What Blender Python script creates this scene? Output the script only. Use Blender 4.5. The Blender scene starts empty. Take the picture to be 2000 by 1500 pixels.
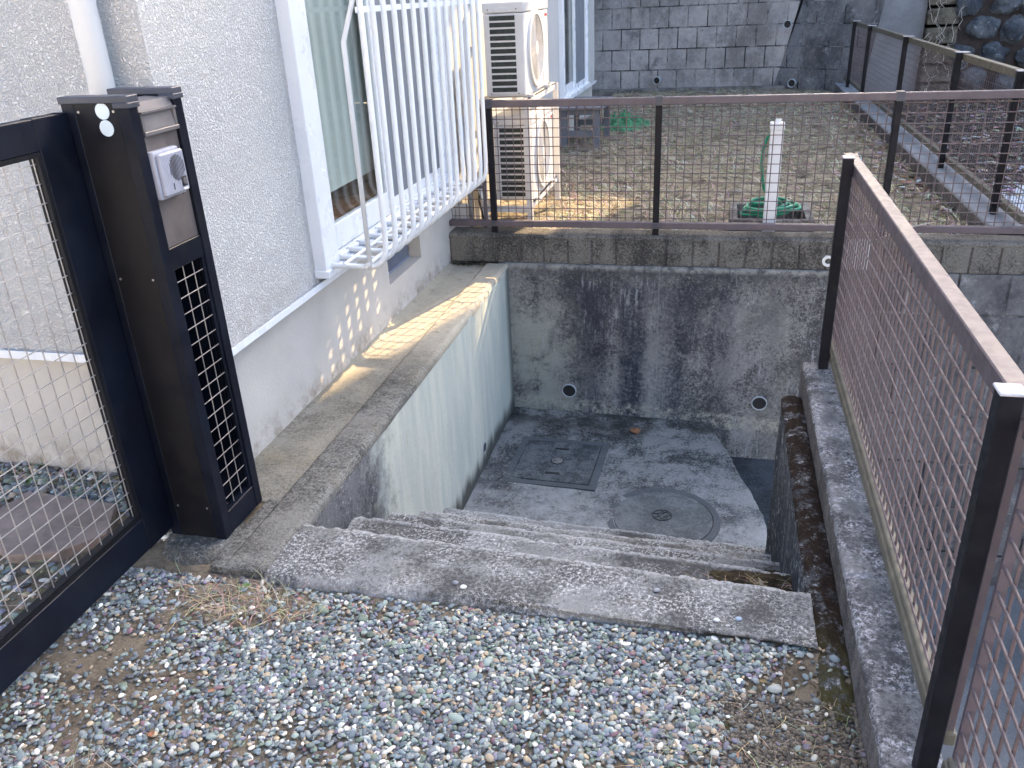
import bpy, bmesh, math, random
import numpy as np
from mathutils import Vector, Matrix, noise as mnoise
random.seed(7); RNG = np.random.default_rng(7)
sc = bpy.context.scene
COL = sc.collection
# ---------------------------------------------------------------- camera, sky, sun
cam_d = bpy.data.cameras.new('camera'); cam = bpy.data.objects.new('camera', cam_d); COL.objects.link(cam)
rt = Vector((0.97294413, 0.22669918, -0.04457801)); up = Vector((-0.05677649, 0.4216291, 0.90498913)); fw = Vector((-0.22395568, 0.87797288, -0.42309275))
mw = Matrix((( rt.x, up.x, -fw.x, 0), (rt.y, up.y, -fw.y, 0), (rt.z, up.z, -fw.z, 1.6), (0, 0, 0, 1)))
cam.matrix_world = mw
cam_d.sensor_width = 36; cam_d.lens = 36 * 1630.5 / 2000; cam_d.clip_start = .05; cam_d.clip_end = 500
sc.camera = cam
SUN_AZ, SUN_EL = math.radians(17.4), math.radians(29.3)   # azimuth from +Y towards +X
w = bpy.data.worlds.new('World'); sc.world = w; w.use_nodes = True
nt = w.node_tree; bg = nt.nodes['Background']; sky = nt.nodes.new('ShaderNodeTexSky')
sky.sky_type = 'NISHITA'; sky.sun_disc = False; sky.sun_elevation = SUN_EL; sky.sun_rotation = SUN_AZ
sky.air_density = .8; sky.dust_density = 4.0; sky.ozone_density = .3
nt.links.new(sky.outputs[0], bg.inputs[0]); bg.inputs[1].default_value = .13
sl = bpy.data.lights.new('sun', 'SUN'); sl.energy = 2.3; sl.angle = math.radians(.35); sl.color = (1, .71, .40)
so = bpy.data.objects.new('sun', sl); COL.objects.link(so)
sd = Vector((math.sin(SUN_AZ) * math.cos(SUN_EL), math.cos(SUN_AZ) * math.cos(SUN_EL), math.sin(SUN_EL)))
so.rotation_euler = sd.to_track_quat('Z', 'Y').to_euler(); so.location = sd * 30
sc.view_settings.view_transform = 'Standard'; sc.view_settings.look = 'None'; sc.view_settings.gamma = 1
sc.view_settings.exposure = 3.05
sc.cycles.max_bounces = 8; sc.cycles.transparent_max_bounces = 16

# ---------------------------------------------------------------- helpers: objects
def tag(o, label=None, cat=None, group=None, kind=None):
    if label: o['label'] = label
    if cat: o['category'] = cat
    if group: o['group'] = group
    if kind: o['kind'] = kind
    return o
def thing(name, label, cat, loc=(0, 0, 0), group=None):
    o = bpy.data.objects.new(name, None); COL.objects.link(o); o.location = loc; o.empty_display_size = .1
    return tag(o, label, cat, group)
def wloc(o):
    v = Vector(o.location)
    while o.parent: o = o.parent; v += Vector(o.location)
    return v
class MB:
    def __init__(s): s.v = []; s.f = []; s.sm = False
    def add(s, vs, fs):
        n = len(s.v); s.v += [tuple(x) for x in vs]; s.f += [tuple(i + n for i in f) for f in fs]; return s
    def box(s, x0, x1, y0, y1, z0, z1):
        return s.add([(x0,y0,z0),(x1,y0,z0),(x1,y1,z0),(x0,y1,z0),(x0,y0,z1),(x1,y0,z1),(x1,y1,z1),(x0,y1,z1)],
                     [(0,3,2,1),(4,5,6,7),(0,1,5,4),(1,2,6,5),(2,3,7,6),(3,0,4,7)])
    def hexa(s, p):  # 8 pts bottom ring, top ring (ccw from above)
        return s.add(p, [(0,3,2,1),(4,5,6,7),(0,1,5,4),(1,2,6,5),(2,3,7,6),(3,0,4,7)])
    def quad(s, a, b, c, d): return s.add([a, b, c, d], [(0,1,2,3)])
    def prism(s, poly, z0, z1):
        n = len(poly)
        return s.add([(x,y,z0) for x,y in poly]+[(x,y,z1) for x,y in poly],
                     [tuple(range(n))[::-1], tuple(range(n,2*n))]+[(i,(i+1)%n,(i+1)%n+n,i+n) for i in range(n)])
    def prismx(s, poly, x0, x1):  # poly in (y,z)
        n = len(poly)
        return s.add([(x0,y,z) for y,z in poly]+[(x1,y,z) for y,z in poly],
                     [tuple(range(n)), tuple(range(n,2*n))[::-1]]+[((i+1)%n,i,i+n,(i+1)%n+n) for i in range(n)])
    def tube(s, pts, r, n=8, cap=True):
        pts = [Vector(p) for p in pts]; rings = []; ref = None
        for i, p in enumerate(pts):
            a = pts[max(i-1,0)]; b = pts[min(i+1,len(pts)-1)]; t = (b-a).normalized()
            if ref is None: ref = t.orthogonal().normalized()
            ref = (ref - t*ref.dot(t)).normalized(); bi = t.cross(ref)
            rr = r[i] if isinstance(r, (list,tuple)) else r
            rings.append([p + (ref*math.cos(2*math.pi*k/n)+bi*math.sin(2*math.pi*k/n))*rr for k in range(n)])
        base = len(s.v)
        for rg in rings: s.v += [tuple(x) for x in rg]
        for i in range(len(pts)-1):
            for k in range(n):
                a = base+i*n+k; b = base+i*n+(k+1)%n; s.f.append((a,b,b+n,a+n))
        if cap: s.f.append(tuple(base+k for k in range(n))[::-1]); s.f.append(tuple(base+(len(pts)-1)*n+k for k in range(n)))
        return s
    def ring(s, c, ax, r0, r1, h0, h1, n=32):  # pipe wall about axis ax through c
        ax = Vector(ax).normalized(); u = ax.orthogonal().normalized(); v = ax.cross(u); c = Vector(c)
        base = len(s.v)
        for r, h in ((r1,h0),(r1,h1),(r0,h1),(r0,h0)):
            for k in range(n):
                a = 2*math.pi*k/n; s.v.append(tuple(c+ax*h+(u*math.cos(a)+v*math.sin(a))*r))
        for j in range(4):
            for k in range(n):
                a = base+j*n+k; b = base+j*n+(k+1)%n; c2 = base+((j+1)%4)*n
                s.f.append((a,b,c2+(k+1)%n,c2+k))
        return s
    def disc(s, c, ax, r, h, n=32):
        ax = Vector(ax).normalized(); u = ax.orthogonal().normalized(); v = ax.cross(u); c = Vector(c)
        vs = [c+ax*q+(u*math.cos(2*math.pi*k/n)+v*math.sin(2*math.pi*k/n))*r for q in (0,h) for k in range(n)]
        return s.add(vs, [tuple(range(n))[::-1], tuple(range(n,2*n))]+[(k,(k+1)%n,(k+1)%n+n,k+n) for k in range(n)])
    def build(s, name, mat, parent=None, bevel=0, smooth=False, jitter=0, loc=None):
        me = bpy.data.meshes.new(name)
        off = wloc(parent) if parent else Vector(loc or (0,0,0))
        vs = [(x-off.x, y-off.y, z-off.z) for x,y,z in s.v]
        me.from_pydata(vs, [], s.f)
        if bevel or jitter:
            bm = bmesh.new(); bm.from_mesh(me)
            bmesh.ops.recalc_face_normals(bm, faces=bm.faces)
            if bevel: bmesh.ops.bevel(bm, geom=bm.edges[:], offset=bevel, segments=2 if bevel>.004 else 1, affect='EDGES', clamp_overlap=True, profile=.6)
            bm.to_mesh(me); bm.free()
        else:
            bm = bmesh.new(); bm.from_mesh(me); bmesh.ops.recalc_face_normals(bm, faces=bm.faces); bm.to_mesh(me); bm.free()
        me.materials.append(mat)
        if smooth: me.polygons.foreach_set('use_smooth', [True]*len(me.polygons)); 
        o = bpy.data.objects.new(name, me); COL.objects.link(o)
        if parent: o.parent = parent
        else: o.location = off
        return o
def build_each(b, name, mat, parent=None, bevel=0, smooth=False):
    import collections
    par = list(range(len(b.v)))
    def find(i):
        while par[i] != i: par[i] = par[par[i]]; i = par[i]
        return i
    for f in b.f:
        for q in f[1:]: par[find(q)] = find(f[0])
    gr = collections.OrderedDict()
    for f in b.f: gr.setdefault(find(f[0]), []).append(f)
    for fs in gr.values():
        ids = sorted({i for f in fs for i in f}); mp_ = {i: n for n, i in enumerate(ids)}
        m = MB(); m.add([b.v[i] for i in ids], [tuple(mp_[i] for i in f) for f in fs]); o = m.build(name, mat, parent, bevel, smooth)
    return o
def grid_obj(name, P, mat, parent=None, smooth=True, close=False):
    """P: array [n,m,3] -> surface"""
    n, m = P.shape[:2]
    idx = np.arange(n*m).reshape(n, m)
    f = np.stack([idx[:-1,:-1], idx[1:,:-1], idx[1:,1:], idx[:-1,1:]], -1).reshape(-1, 4)
    off = np.array(wloc(parent)) if parent else np.zeros(3)
    me = bpy.data.meshes.new(name); me.from_pydata((P.reshape(-1,3)-off).tolist(), [], f.tolist())
    me.materials.append(mat)
    if smooth: me.polygons.foreach_set('use_smooth', [True]*len(me.polygons))
    o = bpy.data.objects.new(name, me); COL.objects.link(o)
    if parent: o.parent = parent
    return o
def nz(x, y, z=0, s=1, o=3):
    return mnoise.fractal(Vector((x*s, y*s, z*s)), 1.0, 2.0, o)

# ---------------------------------------------------------------- helpers: materials
class N:
    def __init__(s, name, rough=.85, spec=.3):
        s.m = bpy.data.materials.new(name); s.m.use_nodes = True; s.t = s.m.node_tree; s.b = s.t.nodes['Principled BSDF']
        s.b.inputs['Roughness'].default_value = rough; s.b.inputs['Specular IOR Level'].default_value = spec
        s.c = s.t.nodes.new('ShaderNodeNewGeometry').outputs['Position']
    def n(s, t): return s.t.nodes.new(t)
    def l(s, a, b): s.t.links.new(a, b)
    def put(s, sock, v):
        if hasattr(v, 'is_linked'): s.l(v, sock)
        elif isinstance(v, (tuple, list)): sock.default_value = tuple(v) + ((1,) if len(sock.default_value) == 4 and len(v) == 3 else ())
        else: sock.default_value = v
    def map(s, scale=(1,1,1), loc=(0,0,0), rot=(0,0,0), vec=None):
        m = s.n('ShaderNodeMapping'); s.l(vec or s.c, m.inputs[0]); m.inputs['Location'].default_value = loc
        m.inputs['Rotation'].default_value = rot; m.inputs['Scale'].default_value = scale; return m.outputs[0]
    def noise(s, scale, detail=5, rough=.6, vec=None, dist=0):
        m = s.n('ShaderNodeTexNoise'); s.l(vec or s.c, m.inputs['Vector']); m.inputs['Scale'].default_value = scale
        m.inputs['Detail'].default_value = detail; m.inputs['Roughness'].default_value = rough; m.inputs['Distortion'].default_value = dist
        return m.outputs['Fac']
    def vor(s, scale, vec=None, feat='F1', out='Distance', rnd=1):
        m = s.n('ShaderNodeTexVoronoi'); m.feature = feat; s.l(vec or s.c, m.inputs['Vector']); m.inputs['Scale'].default_value = scale
        m.inputs['Randomness'].default_value = rnd; return m.outputs[out]
    def ramp(s, fac, a, b, va=0., vb=1.):
        m = s.n('ShaderNodeMapRange'); m.interpolation_type = 'SMOOTHSTEP'; s.put(m.inputs[0], fac)
        m.inputs[1].default_value = a; m.inputs[2].default_value = b; m.inputs[3].default_value = va; m.inputs[4].default_value = vb
        return m.outputs[0]
    def mix(s, f, a, b, mode='MIX'):
        m = s.n('ShaderNodeMix'); m.data_type = 'RGBA'; m.blend_type = mode; s.put(m.inputs[0], f); s.put(m.inputs[6], a); s.put(m.inputs[7], b)
        return m.outputs[2]
    def math(s, op, a, b=0, clamp=False):
        m = s.n('ShaderNodeMath'); m.operation = op; s.put(m.inputs[0], a); s.put(m.inputs[1], b); m.use_clamp = clamp; return m.outputs[0]
    def xyz(s):
        m = s.n('ShaderNodeSeparateXYZ'); s.l(s.c, m.inputs[0]); return m.outputs
    def bump(s, h, dist=.003, strength=1., prev=None):
        m = s.n('ShaderNodeBump'); s.l(h, m.inputs['Height']); m.inputs['Distance'].default_value = dist; m.inputs['Strength'].default_value = strength
        if prev: s.l(prev, m.inputs['Normal'])
        s.l(m.outputs[0], s.b.inputs['Normal']); return m.outputs[0]
    def col(s, c): s.put(s.b.inputs['Base Color'], c); return s.m

def plain(name, c, rough=.5, metal=0, var=.12, scale=6, bump=0, spec=.5, dirt=None):
    k = N(name, rough, spec); k.b.inputs['Metallic'].default_value = metal
    f = k.noise(scale, 6, .6); d = tuple(x*(1-var) for x in c); e = tuple(min(1, x*(1+var)) for x in c)
    cc = k.mix(k.ramp(f, .3, .7), d, e)
    if dirt: cc = k.mix(k.ramp(k.noise(scale*2.3, 8, .7), .5, .75, 0, dirt[1]), cc, dirt[0])
    k.col(cc)
    r = k.ramp(k.noise(scale*3, 5, .6), .3, .7, rough*.8, min(1, rough*1.2)); k.l(r, k.b.inputs['Roughness'])
    if bump: k.bump(k.noise(scale*40, 3), bump)
    return k.m

def concrete(name, light=(.30,.31,.31), dark=(.045,.05,.055), stain=(.42,.6), streak=None, speck=(.60,.62,.63), speckamt=.8, speckscale=90,
             tint=None, pit=.002, big=1.5, extra=None, spk=(.56,.64)):
    k = N(name, .92, .15)
    big1 = k.noise(big, 9, .72, dist=.3)
    if streak:
        v = k.map(streak); st = k.noise(1.0, 8, .7, vec=v); big1 = k.math('ADD', k.math('MULTIPLY', big1, .5), k.math('MULTIPLY', st, .5))
    fine = k.noise(70, 10, .9)
    m = k.math('ADD', k.math('MULTIPLY', k.ramp(big1, .34, .66), .50), k.math('MULTIPLY', k.ramp(fine, .36, .64), .50))
    stain = (.5+(stain[0]-.5)*2.2, .5+(stain[1]-.5)*2.2)
    c = k.mix(k.ramp(m, stain[0], stain[1]), dark, light)
    if tint: c = k.mix(k.ramp(k.noise(big*1.7, 7, .7), .5, .68, 0, tint[1]), c, tint[0])
    grit = k.noise(260, 4, .8)
    c = k.mix(k.ramp(grit, .35, .7, .0, .55), c, (light[0]*.45, light[1]*.45, light[2]*.45))
    sp = k.noise(speckscale, 8, .85); reg = k.ramp(k.noise(big*2.2, 5, .6), .38, .6)
    f = k.math('MULTIPLY', k.ramp(sp, spk[0], spk[1]), k.math('MULTIPLY', reg, speckamt))
    c = k.mix(f, c, speck)
    if extra: c = extra(k, c)
    c = k.mix(k.ramp(k.noise(190, 8, .9), .42, .60, 0, .45), c, k.mix(1.0, c, (.30,.29,.28), 'MULTIPLY'))
    k.col(c)
    h = k.math('ADD', k.math('MULTIPLY', k.noise(130, 8, .8), .6), k.math('MULTIPLY', k.noise(18, 8, .7), 1.2))
    k.bump(h, pit)
    return k.m

MAT = {}
MAT['navy'] = plain('navy_paint', (.004,.006,.013), .42, 0, .3, 5, spec=.25, dirt=((.018,.022,.022), .3))
MAT['navy_cap'] = plain('navy_cap', (.05,.055,.072), .45, 0, .15, 6)
MAT['navy_panel'] = plain('brown_black_panel', (.0045,.005,.008), .5, 0, .25, 4, dirt=((.018,.016,.017), .3), spec=.3)
MAT['post'] = plain('dark_post_paint', (.006,.0065,.011), .5, 0, .3, 9, spec=.22, dirt=((.035,.035,.025), .35))
MAT['brown'] = plain('brown_aluminium', (.090,.072,.084), .5, .0, .15, 12, dirt=((.13,.115,.085), .45))
MAT['wire_brown'] = plain('brown_coated_wire', (.115,.086,.088), .55, 0, .15, 14)
MAT['olive_rail'] = plain('weathered_rail', (.115,.105,.08), .6, 0, .25, 12, dirt=((.06,.06,.045), .5))
MAT['cap_white'] = plain('worn_post_cap', (.42,.42,.46), .5, .2, .2, 30)
MAT['steel'] = plain('stainless_wire', (.55,.52,.50), .35, .8, .15, 20)
MAT['inox'] = plain('stainless_panel', (.12,.105,.102), .5, .3, .15, 7, dirt=((.19,.18,.18), .35))
MAT['inox_light'] = plain('stainless_flap', (.17,.16,.165), .4, .4, .1, 9)
MAT['grey_plastic'] = plain('grey_intercom_plastic', (.34,.35,.41), .5, 0, .08, 20)
MAT['slot_grey'] = plain('grey_slots', (.07,.07,.085), .6)
MAT['dark'] = plain('dark_recess', (.015,.016,.018), .6, 0, .2, 5)
MAT['slot'] = plain('dark_fins', (.022,.030,.028), .5, .3, .4, 30)
MAT['white'] = plain('white_paint', (.74,.76,.78), .35, 0, .03, 3, dirt=((.55,.56,.55), .25))
MAT['sash'] = plain('white_aluminium', (.72,.745,.78), .3, 0, .03, 3)
MAT['ac'] = plain('ivory_casing', (.56,.55,.54), .42, 0, .05, 3, dirt=((.5,.47,.42), .35))
MAT['pvc'] = plain('white_pvc', (.66,.67,.66), .4, 0, .06, 5)
MAT['greypipe'] = plain('grey_pvc', (.36,.39,.42), .45, 0, .12, 12)
MAT['sticker'] = plain('white_sticker', (.62,.70,.72), .5, 0, .04, 20)
MAT['red'] = plain('red_print', (.55,.06,.05), .5)
MAT['bench'] = plain('grey_bench_boards', (.115,.125,.15), .55, 0, .12, 9)
MAT['hose'] = plain('green_hose', (.02,.22,.13), .5, 0, .15, 9)
MAT['net'] = plain('green_net', (.05,.18,.08), .85, 0, .5, 20, bump=.003)
MAT['rust'] = plain('duct_tape_beige', (.44,.40,.35), .6, 0, .2, 18)
MAT['black_cable'] = plain('black_cable', (.02,.02,.022), .5)
MAT['vent'] = plain('bluish_vent', (.20,.23,.30), .5, 0, .1, 9)
MAT['wood'] = plain('wood_sill', (.20,.09,.04), .5, 0, .4, 14)
MAT['screen'] = plain('grey_insect_screen', (.17,.19,.22), .6, 0, .06, 2)
MAT['curtain'] = plain('pale_green_curtain', (.50,.55,.52), .8, 0, .06, 2)
MAT['room'] = plain('dim_room', (.10,.09,.08), .9)
MAT['roof'] = plain('slate_roof', (.07,.075,.085), .7, 0, .2, 4)
MAT['render'] = plain('cream_render', (.5,.48,.43), .85, 0, .06, 2)
k = N('window_glass', .02); 
fr = k.n('ShaderNodeLayerWeight'); fr.inputs[0].default_value = .5; gl = k.n('ShaderNodeBsdfGlossy'); gl.inputs['Roughness'].default_value = .01
tr = k.n('ShaderNodeBsdfTransparent'); tr.inputs[0].default_value = (.93,.95,.94,1); mx = k.n('ShaderNodeMixShader')
k.l(k.math('ADD', k.math('MULTIPLY', k.math('POWER', fr.outputs[1], 4), .7), .05, True), mx.inputs[0]); k.l(tr.outputs[0], mx.inputs[1]); k.l(gl.outputs[0], mx.inputs[2]); k.l(mx.outputs[0], k.t.nodes['Material Output'].inputs[0])
MAT['glass'] = k.m
# stucco siding: dense rounded granules
k = N('white_stucco', .8, .25)
v1 = k.noise(135, 3, .55, dist=.8); v2 = k.noise(40, 4, .6)
k.bump(k.math('ADD', k.ramp(v1, .36, .64), k.math('MULTIPLY', v2, .5)), .007)
st_ = k.ramp(k.noise(1, 8, .7, vec=k.map((5,5,.5))), .52, .75, 0, .35)
c = k.mix(k.ramp(k.noise(1.2, 6, .6), .3, .75), (.69,.685,.67), (.78,.775,.76))
c = k.mix(k.math('MULTIPLY', st_, k.ramp(k.xyz()[2], 1.6, .5, .5, 1)), c, (.57,.55,.50))
c = k.mix(k.math('MULTIPLY', k.ramp(k.xyz()[2], .75, .5), k.ramp(k.noise(6, 8, .75), .42, .62, 0, .4)), c, (.50,.47,.41))
MAT['stucco'] = k.col(c)
k = N('foundation_render', .85, .2)
c = k.mix(k.ramp(k.noise(1.5, 7, .6), .3, .7), (.40,.385,.36), (.50,.48,.45))
z_ = k.xyz()[2]
c = k.mix(k.math('MULTIPLY', k.ramp(z_, .16, .0), k.ramp(k.noise(9, 8, .75), .42, .66, 0, .8)), c, (.20,.17,.13))
k.bump(k.noise(70, 5, .6), .0015); MAT['found'] = k.col(c)

def ledge_extra(k, c):
    x = k.xyz(); s = k.ramp(k.math('ADD', x[1], k.math('MULTIPLY', k.noise(3, 6, .7), .8)), 3.5, 4.4)
    c2 = k.mix(k.math('MULTIPLY', k.ramp(k.noise(9, 8, .75), .26, .48, .1, .93), s), c, k.mix(k.noise(30, 8, .8), (.30,.27,.21), (.56,.52,.42)))  # far end coloured paler buff so the sun patch looks brighter
    return c2
MAT['ledge'] = concrete('ledge_concrete', (.24,.235,.215), (.045,.045,.042), (.40,.58), speckamt=.8, tint=((.15,.125,.08), .5), extra=ledge_extra)
MAT['ledge_in'] = concrete('ledge_mortar', (.30,.285,.24), (.12,.11,.09), (.36,.56), speckamt=.25, tint=((.36,.31,.21), .6), pit=.001, extra=ledge_extra)
def step_extra(k, c):
    x = k.xyz(); ys = k.math('ADD', x[1], k.math('MULTIPLY', k.math('ADD', x[0], 1.3), .052))
    for yn in (2.15,2.53,2.87,3.205,3.545):
        f = k.math('MULTIPLY', k.ramp(k.math('ABSOLUTE', k.math('SUBTRACT', ys, yn-.008)), .030, .006), k.ramp(k.noise(35, 8, .8), .36, .58, 0, .75))
        c = k.mix(f, c, (.42,.44,.45))
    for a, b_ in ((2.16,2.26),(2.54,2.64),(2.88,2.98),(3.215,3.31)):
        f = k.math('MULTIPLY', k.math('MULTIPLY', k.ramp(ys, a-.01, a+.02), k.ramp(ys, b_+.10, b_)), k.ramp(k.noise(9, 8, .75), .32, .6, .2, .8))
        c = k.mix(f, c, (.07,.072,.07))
    c = k.mix(k.math('MULTIPLY', k.ramp(ys, 1.91, 1.86), k.ramp(k.noise(6, 8, .7), .45, .6, 0, .45)), c, (.36,.35,.33))
    return c
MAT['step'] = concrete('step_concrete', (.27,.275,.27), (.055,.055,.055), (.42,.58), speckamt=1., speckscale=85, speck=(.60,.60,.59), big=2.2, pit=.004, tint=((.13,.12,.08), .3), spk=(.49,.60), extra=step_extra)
MAT['step_low'] = concrete('lower_step_concrete', (.25,.26,.265), (.05,.052,.055), (.40,.58), speckamt=.9, speckscale=70, big=2.5, pit=.003)
def floor_extra(k, c):
    x = k.xyz()
    # paler, washed area round the covers
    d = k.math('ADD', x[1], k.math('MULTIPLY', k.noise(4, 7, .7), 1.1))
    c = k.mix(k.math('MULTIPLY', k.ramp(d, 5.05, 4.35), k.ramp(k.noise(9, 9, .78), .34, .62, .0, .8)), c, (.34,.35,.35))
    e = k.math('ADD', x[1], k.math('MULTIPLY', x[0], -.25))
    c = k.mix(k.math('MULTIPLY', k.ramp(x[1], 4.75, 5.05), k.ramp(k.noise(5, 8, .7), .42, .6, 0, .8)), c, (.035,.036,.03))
    return c
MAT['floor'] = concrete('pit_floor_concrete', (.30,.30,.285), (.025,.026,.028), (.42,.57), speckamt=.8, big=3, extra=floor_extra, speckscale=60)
MAT['floor_low'] = concrete('drain_floor_concrete', (.09,.10,.11), (.035,.038,.042), (.4,.6), speckamt=.3, big=3)
def back_extra(k, c):
    x = k.xyz()
    # bluish black run-off bands down the middle, buff lime at the left, pale line at the foot
    v = k.map((1.7, 1, .16)); s = k.noise(1.5, 8, .72, vec=v, dist=.4)
    xw = k.math('ADD', x[0], k.math('MULTIPLY', k.math('SUBTRACT', k.noise(3.2, 7, .75), .5), .28))
    gs = [k.math('MULTIPLY', k.ramp(k.math('ABSOLUTE', k.math('SUBTRACT', xw, c0)), w0, w0*.35), a0) for c0,w0,a0 in ((-.46,.13,1.),(-.78,.17,.62),(-.22,.13,.8),(.10,.10,.35),(.42,.08,.3))]
    band = gs[0]
    for q_ in gs[1:]: band = k.math('MAXIMUM', band, q_)
    band = k.math('MULTIPLY', band, k.ramp(k.math('ADD', x[2], k.math('MULTIPLY', k.noise(4,6,.7), .5)), 0.22, -.02))
    c = k.mix(k.math('MULTIPLY', band, k.ramp(k.math('ADD', k.math('MULTIPLY', s, .5), k.math('MULTIPLY', k.noise(45, 9, .88), .6)), .46, .58, .15, .92)), c, (.022,.027,.045))
    left = k.math('MULTIPLY', k.ramp(x[0], -.72, -1.12), k.ramp(k.noise(5, 9, .75), .40, .56, 0, .95))
    low = k.ramp(x[2], -.12, -.45)
    upb = k.math('MULTIPLY', k.math('MULTIPLY', k.ramp(x[2], -.75, -.15), k.math('MULTIPLY', k.ramp(x[0], -1.25, -.8), k.ramp(x[0], .75, .2))), k.ramp(k.math('ADD', k.math('MULTIPLY', k.noise(3.5, 8, .75), .5), k.math('MULTIPLY', k.noise(50, 9, .88), .5)), .44, .56, .1, .75))
    c = k.mix(upb, c, (.040,.044,.055))
    c = k.mix(k.math('MULTIPLY', left, low), c, (.34,.355,.31))
    right = k.math('MULTIPLY', k.ramp(x[0], .15, .6), k.math('MULTIPLY', k.ramp(x[2], -.45, -.9), k.ramp(k.noise(6, 8, .75), .35, .6, 0, .6)))
    c = k.mix(right, c, (.24,.23,.20))
    drip = k.math('MULTIPLY', k.ramp(k.noise(1, 9, .8, vec=k.map((45,1,7))), .52, .62, 0, .7), k.ramp(k.noise(2.5, 4), .45, .6))
    c = k.mix(drip, c, (.36,.38,.40))
    top = k.math('MULTIPLY', k.ramp(x[2], -.16, -.02), k.ramp(k.noise(12, 9, .8), .35, .6, 0, .8))
    c = k.mix(top, c, (.055,.058,.06))
    c = k.mix(k.math('MULTIPLY', k.ramp(x[2], -.05, -.02), k.ramp(k.noise(16, 9, .8), .38, .58, 0, .8)), c, (.30,.30,.28))
    foot = k.math('MULTIPLY', k.ramp(k.math('ABSOLUTE', k.math('ADD', x[2], k.math('ADD', 1.06, k.math('MULTIPLY', x[0], .05)))), .07, .035), k.ramp(k.noise(30, 9, .8), .46, .58, 0, .85))
    c = k.mix(foot, c, (.42,.41,.34))
    # board line at the middle
    ln = k.ramp(k.math('ABSOLUTE', k.math('ADD', x[0], .315)), .006, .001, 0, .35)
    return k.mix(ln, c, (.3,.31,.33))
MAT['back'] = concrete('stained_wall_concrete', (.32,.315,.305), (.035,.036,.042), (.43,.57), streak=(2.6,1,.4), speckamt=.8, speckscale=40, big=2.6, pit=.0025, extra=back_extra, spk=(.53,.64))
def side_extra(k, c):
    x = k.xyz()
    e = k.math('ADD', x[1], k.math('MULTIPLY', k.noise(6, 9, .75), .9))
    pv = k.noise(1, 7, .7, vec=k.map((1,9,1.2)))
    paint = k.mix(k.ramp(pv, .35, .68), (.46,.50,.46), (.60,.62,.54))
    paint = k.mix(k.ramp(k.noise(1, 8, .7, vec=k.map((1,22,2.4))), .60, .72, 0, .55), paint, (.42,.38,.24))
    paint = k.mix(k.math('MULTIPLY', k.ramp(k.noise(55, 4, .7), .66, .71), .6), paint, (.14,.14,.13))
    # grime rising from the foot in tongues
    foot = k.math('ADD', x[2], k.math('MULTIPLY', x[1], 0.0))
    tn = k.noise(1, 6, .7, vec=k.map((1,7,.8)))
    g = k.ramp(k.math('ADD', k.math('ADD', x[2], 1.06), k.math('MULTIPLY', tn, -.28)), .02, -.10)
    paint = k.mix(k.math('MULTIPLY', g, .92), paint, (.05,.052,.05))
    c = k.mix(k.ramp(e, 3.1, 3.42), c, paint)
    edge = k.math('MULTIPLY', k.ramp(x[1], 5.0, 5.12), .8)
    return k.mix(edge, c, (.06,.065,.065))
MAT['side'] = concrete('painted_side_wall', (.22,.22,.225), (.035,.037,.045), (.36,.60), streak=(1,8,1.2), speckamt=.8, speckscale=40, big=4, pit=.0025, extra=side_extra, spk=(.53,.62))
MAT['block'] = concrete('cap_block_concrete', (.21,.20,.18), (.035,.034,.033), (.42,.58), streak=(4,1,1.2), speckamt=.6, big=3, pit=.003)
def kerb_extra(k, c):
    x = k.xyz()
    fy = k.math('SUBTRACT', k.math('FRACT', k.math('MULTIPLY', x[1], 1/.205)), .5)
    cy = k.math('MULTIPLY', fy, .205/.068); cx = k.math('MULTIPLY', k.math('SUBTRACT', x[0], .462), 1/.030)
    d = k.math('ADD', k.math('ADD', k.math('MULTIPLY', cx, cx), k.math('MULTIPLY', cy, cy)), k.math('MULTIPLY', k.noise(25, 6, .7), 1.6))
    f = k.math('MULTIPLY', k.ramp(d, 2.2, 1.3), k.math('MULTIPLY', k.ramp(x[2], .08, .1, 0, .75), k.ramp(k.noise(5, 6, .7), .35, .6)))
    return k.mix(f, c, (.10,.108,.115))
MAT['kerb'] = concrete('rough_block_top', (.24,.24,.245), (.05,.05,.055), (.42,.56), speckamt=1., speck=(.62,.62,.66), speckscale=95, pit=.004, big=5, extra=kerb_extra, spk=(.48,.60))
MAT['kerb_side'] = concrete('kerb_side_concrete', (.19,.175,.17), (.05,.048,.05), (.38,.6), streak=(1,14,1), speckamt=.5, pit=.002, big=3)
def moss_extra(k, c):
    x = k.xyz()
    topm = k.math('MULTIPLY', k.ramp(k.math('ADD', x[2], k.math('MULTIPLY', k.noise(14, 6, .7), .10)), .005, .035), k.ramp(k.noise(13, 8, .8), .60, .50))
    moss = k.mix(k.ramp(k.math('ADD', x[1], k.math('MULTIPLY', k.noise(9, 5), .6)), 2.35, 1.95), (.018,.011,.008), (.055,.050,.018))
    moss = k.mix(k.ramp(k.noise(90, 5, .8), .52, .7), moss, (.055,.032,.018))
    return k.mix(topm, c, moss)
MAT['mosswall'] = concrete('mossy_wall', (.26,.265,.27), (.022,.026,.034), (.46,.68), streak=(9,13,.5), speckamt=1., speckscale=30, big=3, pit=.004, extra=moss_extra, spk=(.56,.60))
MAT['cover'] = concrete('cover_concrete', (.20,.21,.21), (.10,.108,.11), (.40,.62), speckamt=.35, speckscale=120, pit=.001, big=5)
MAT['cover_dark'] = concrete('mottled_cover_concrete', (.17,.178,.18), (.04,.044,.048), (.40,.60), speckamt=.5, speckscale=120, pit=.0015, big=6)
MAT['cover_rim'] = concrete('cover_rim', (.14,.15,.155), (.10,.108,.112), (.3,.7), speckamt=.1, pit=.0007, big=5)
MAT['basin'] = concrete('basin_concrete', (.28,.27,.25), (.09,.085,.08), speckamt=.3, big=4)
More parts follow.
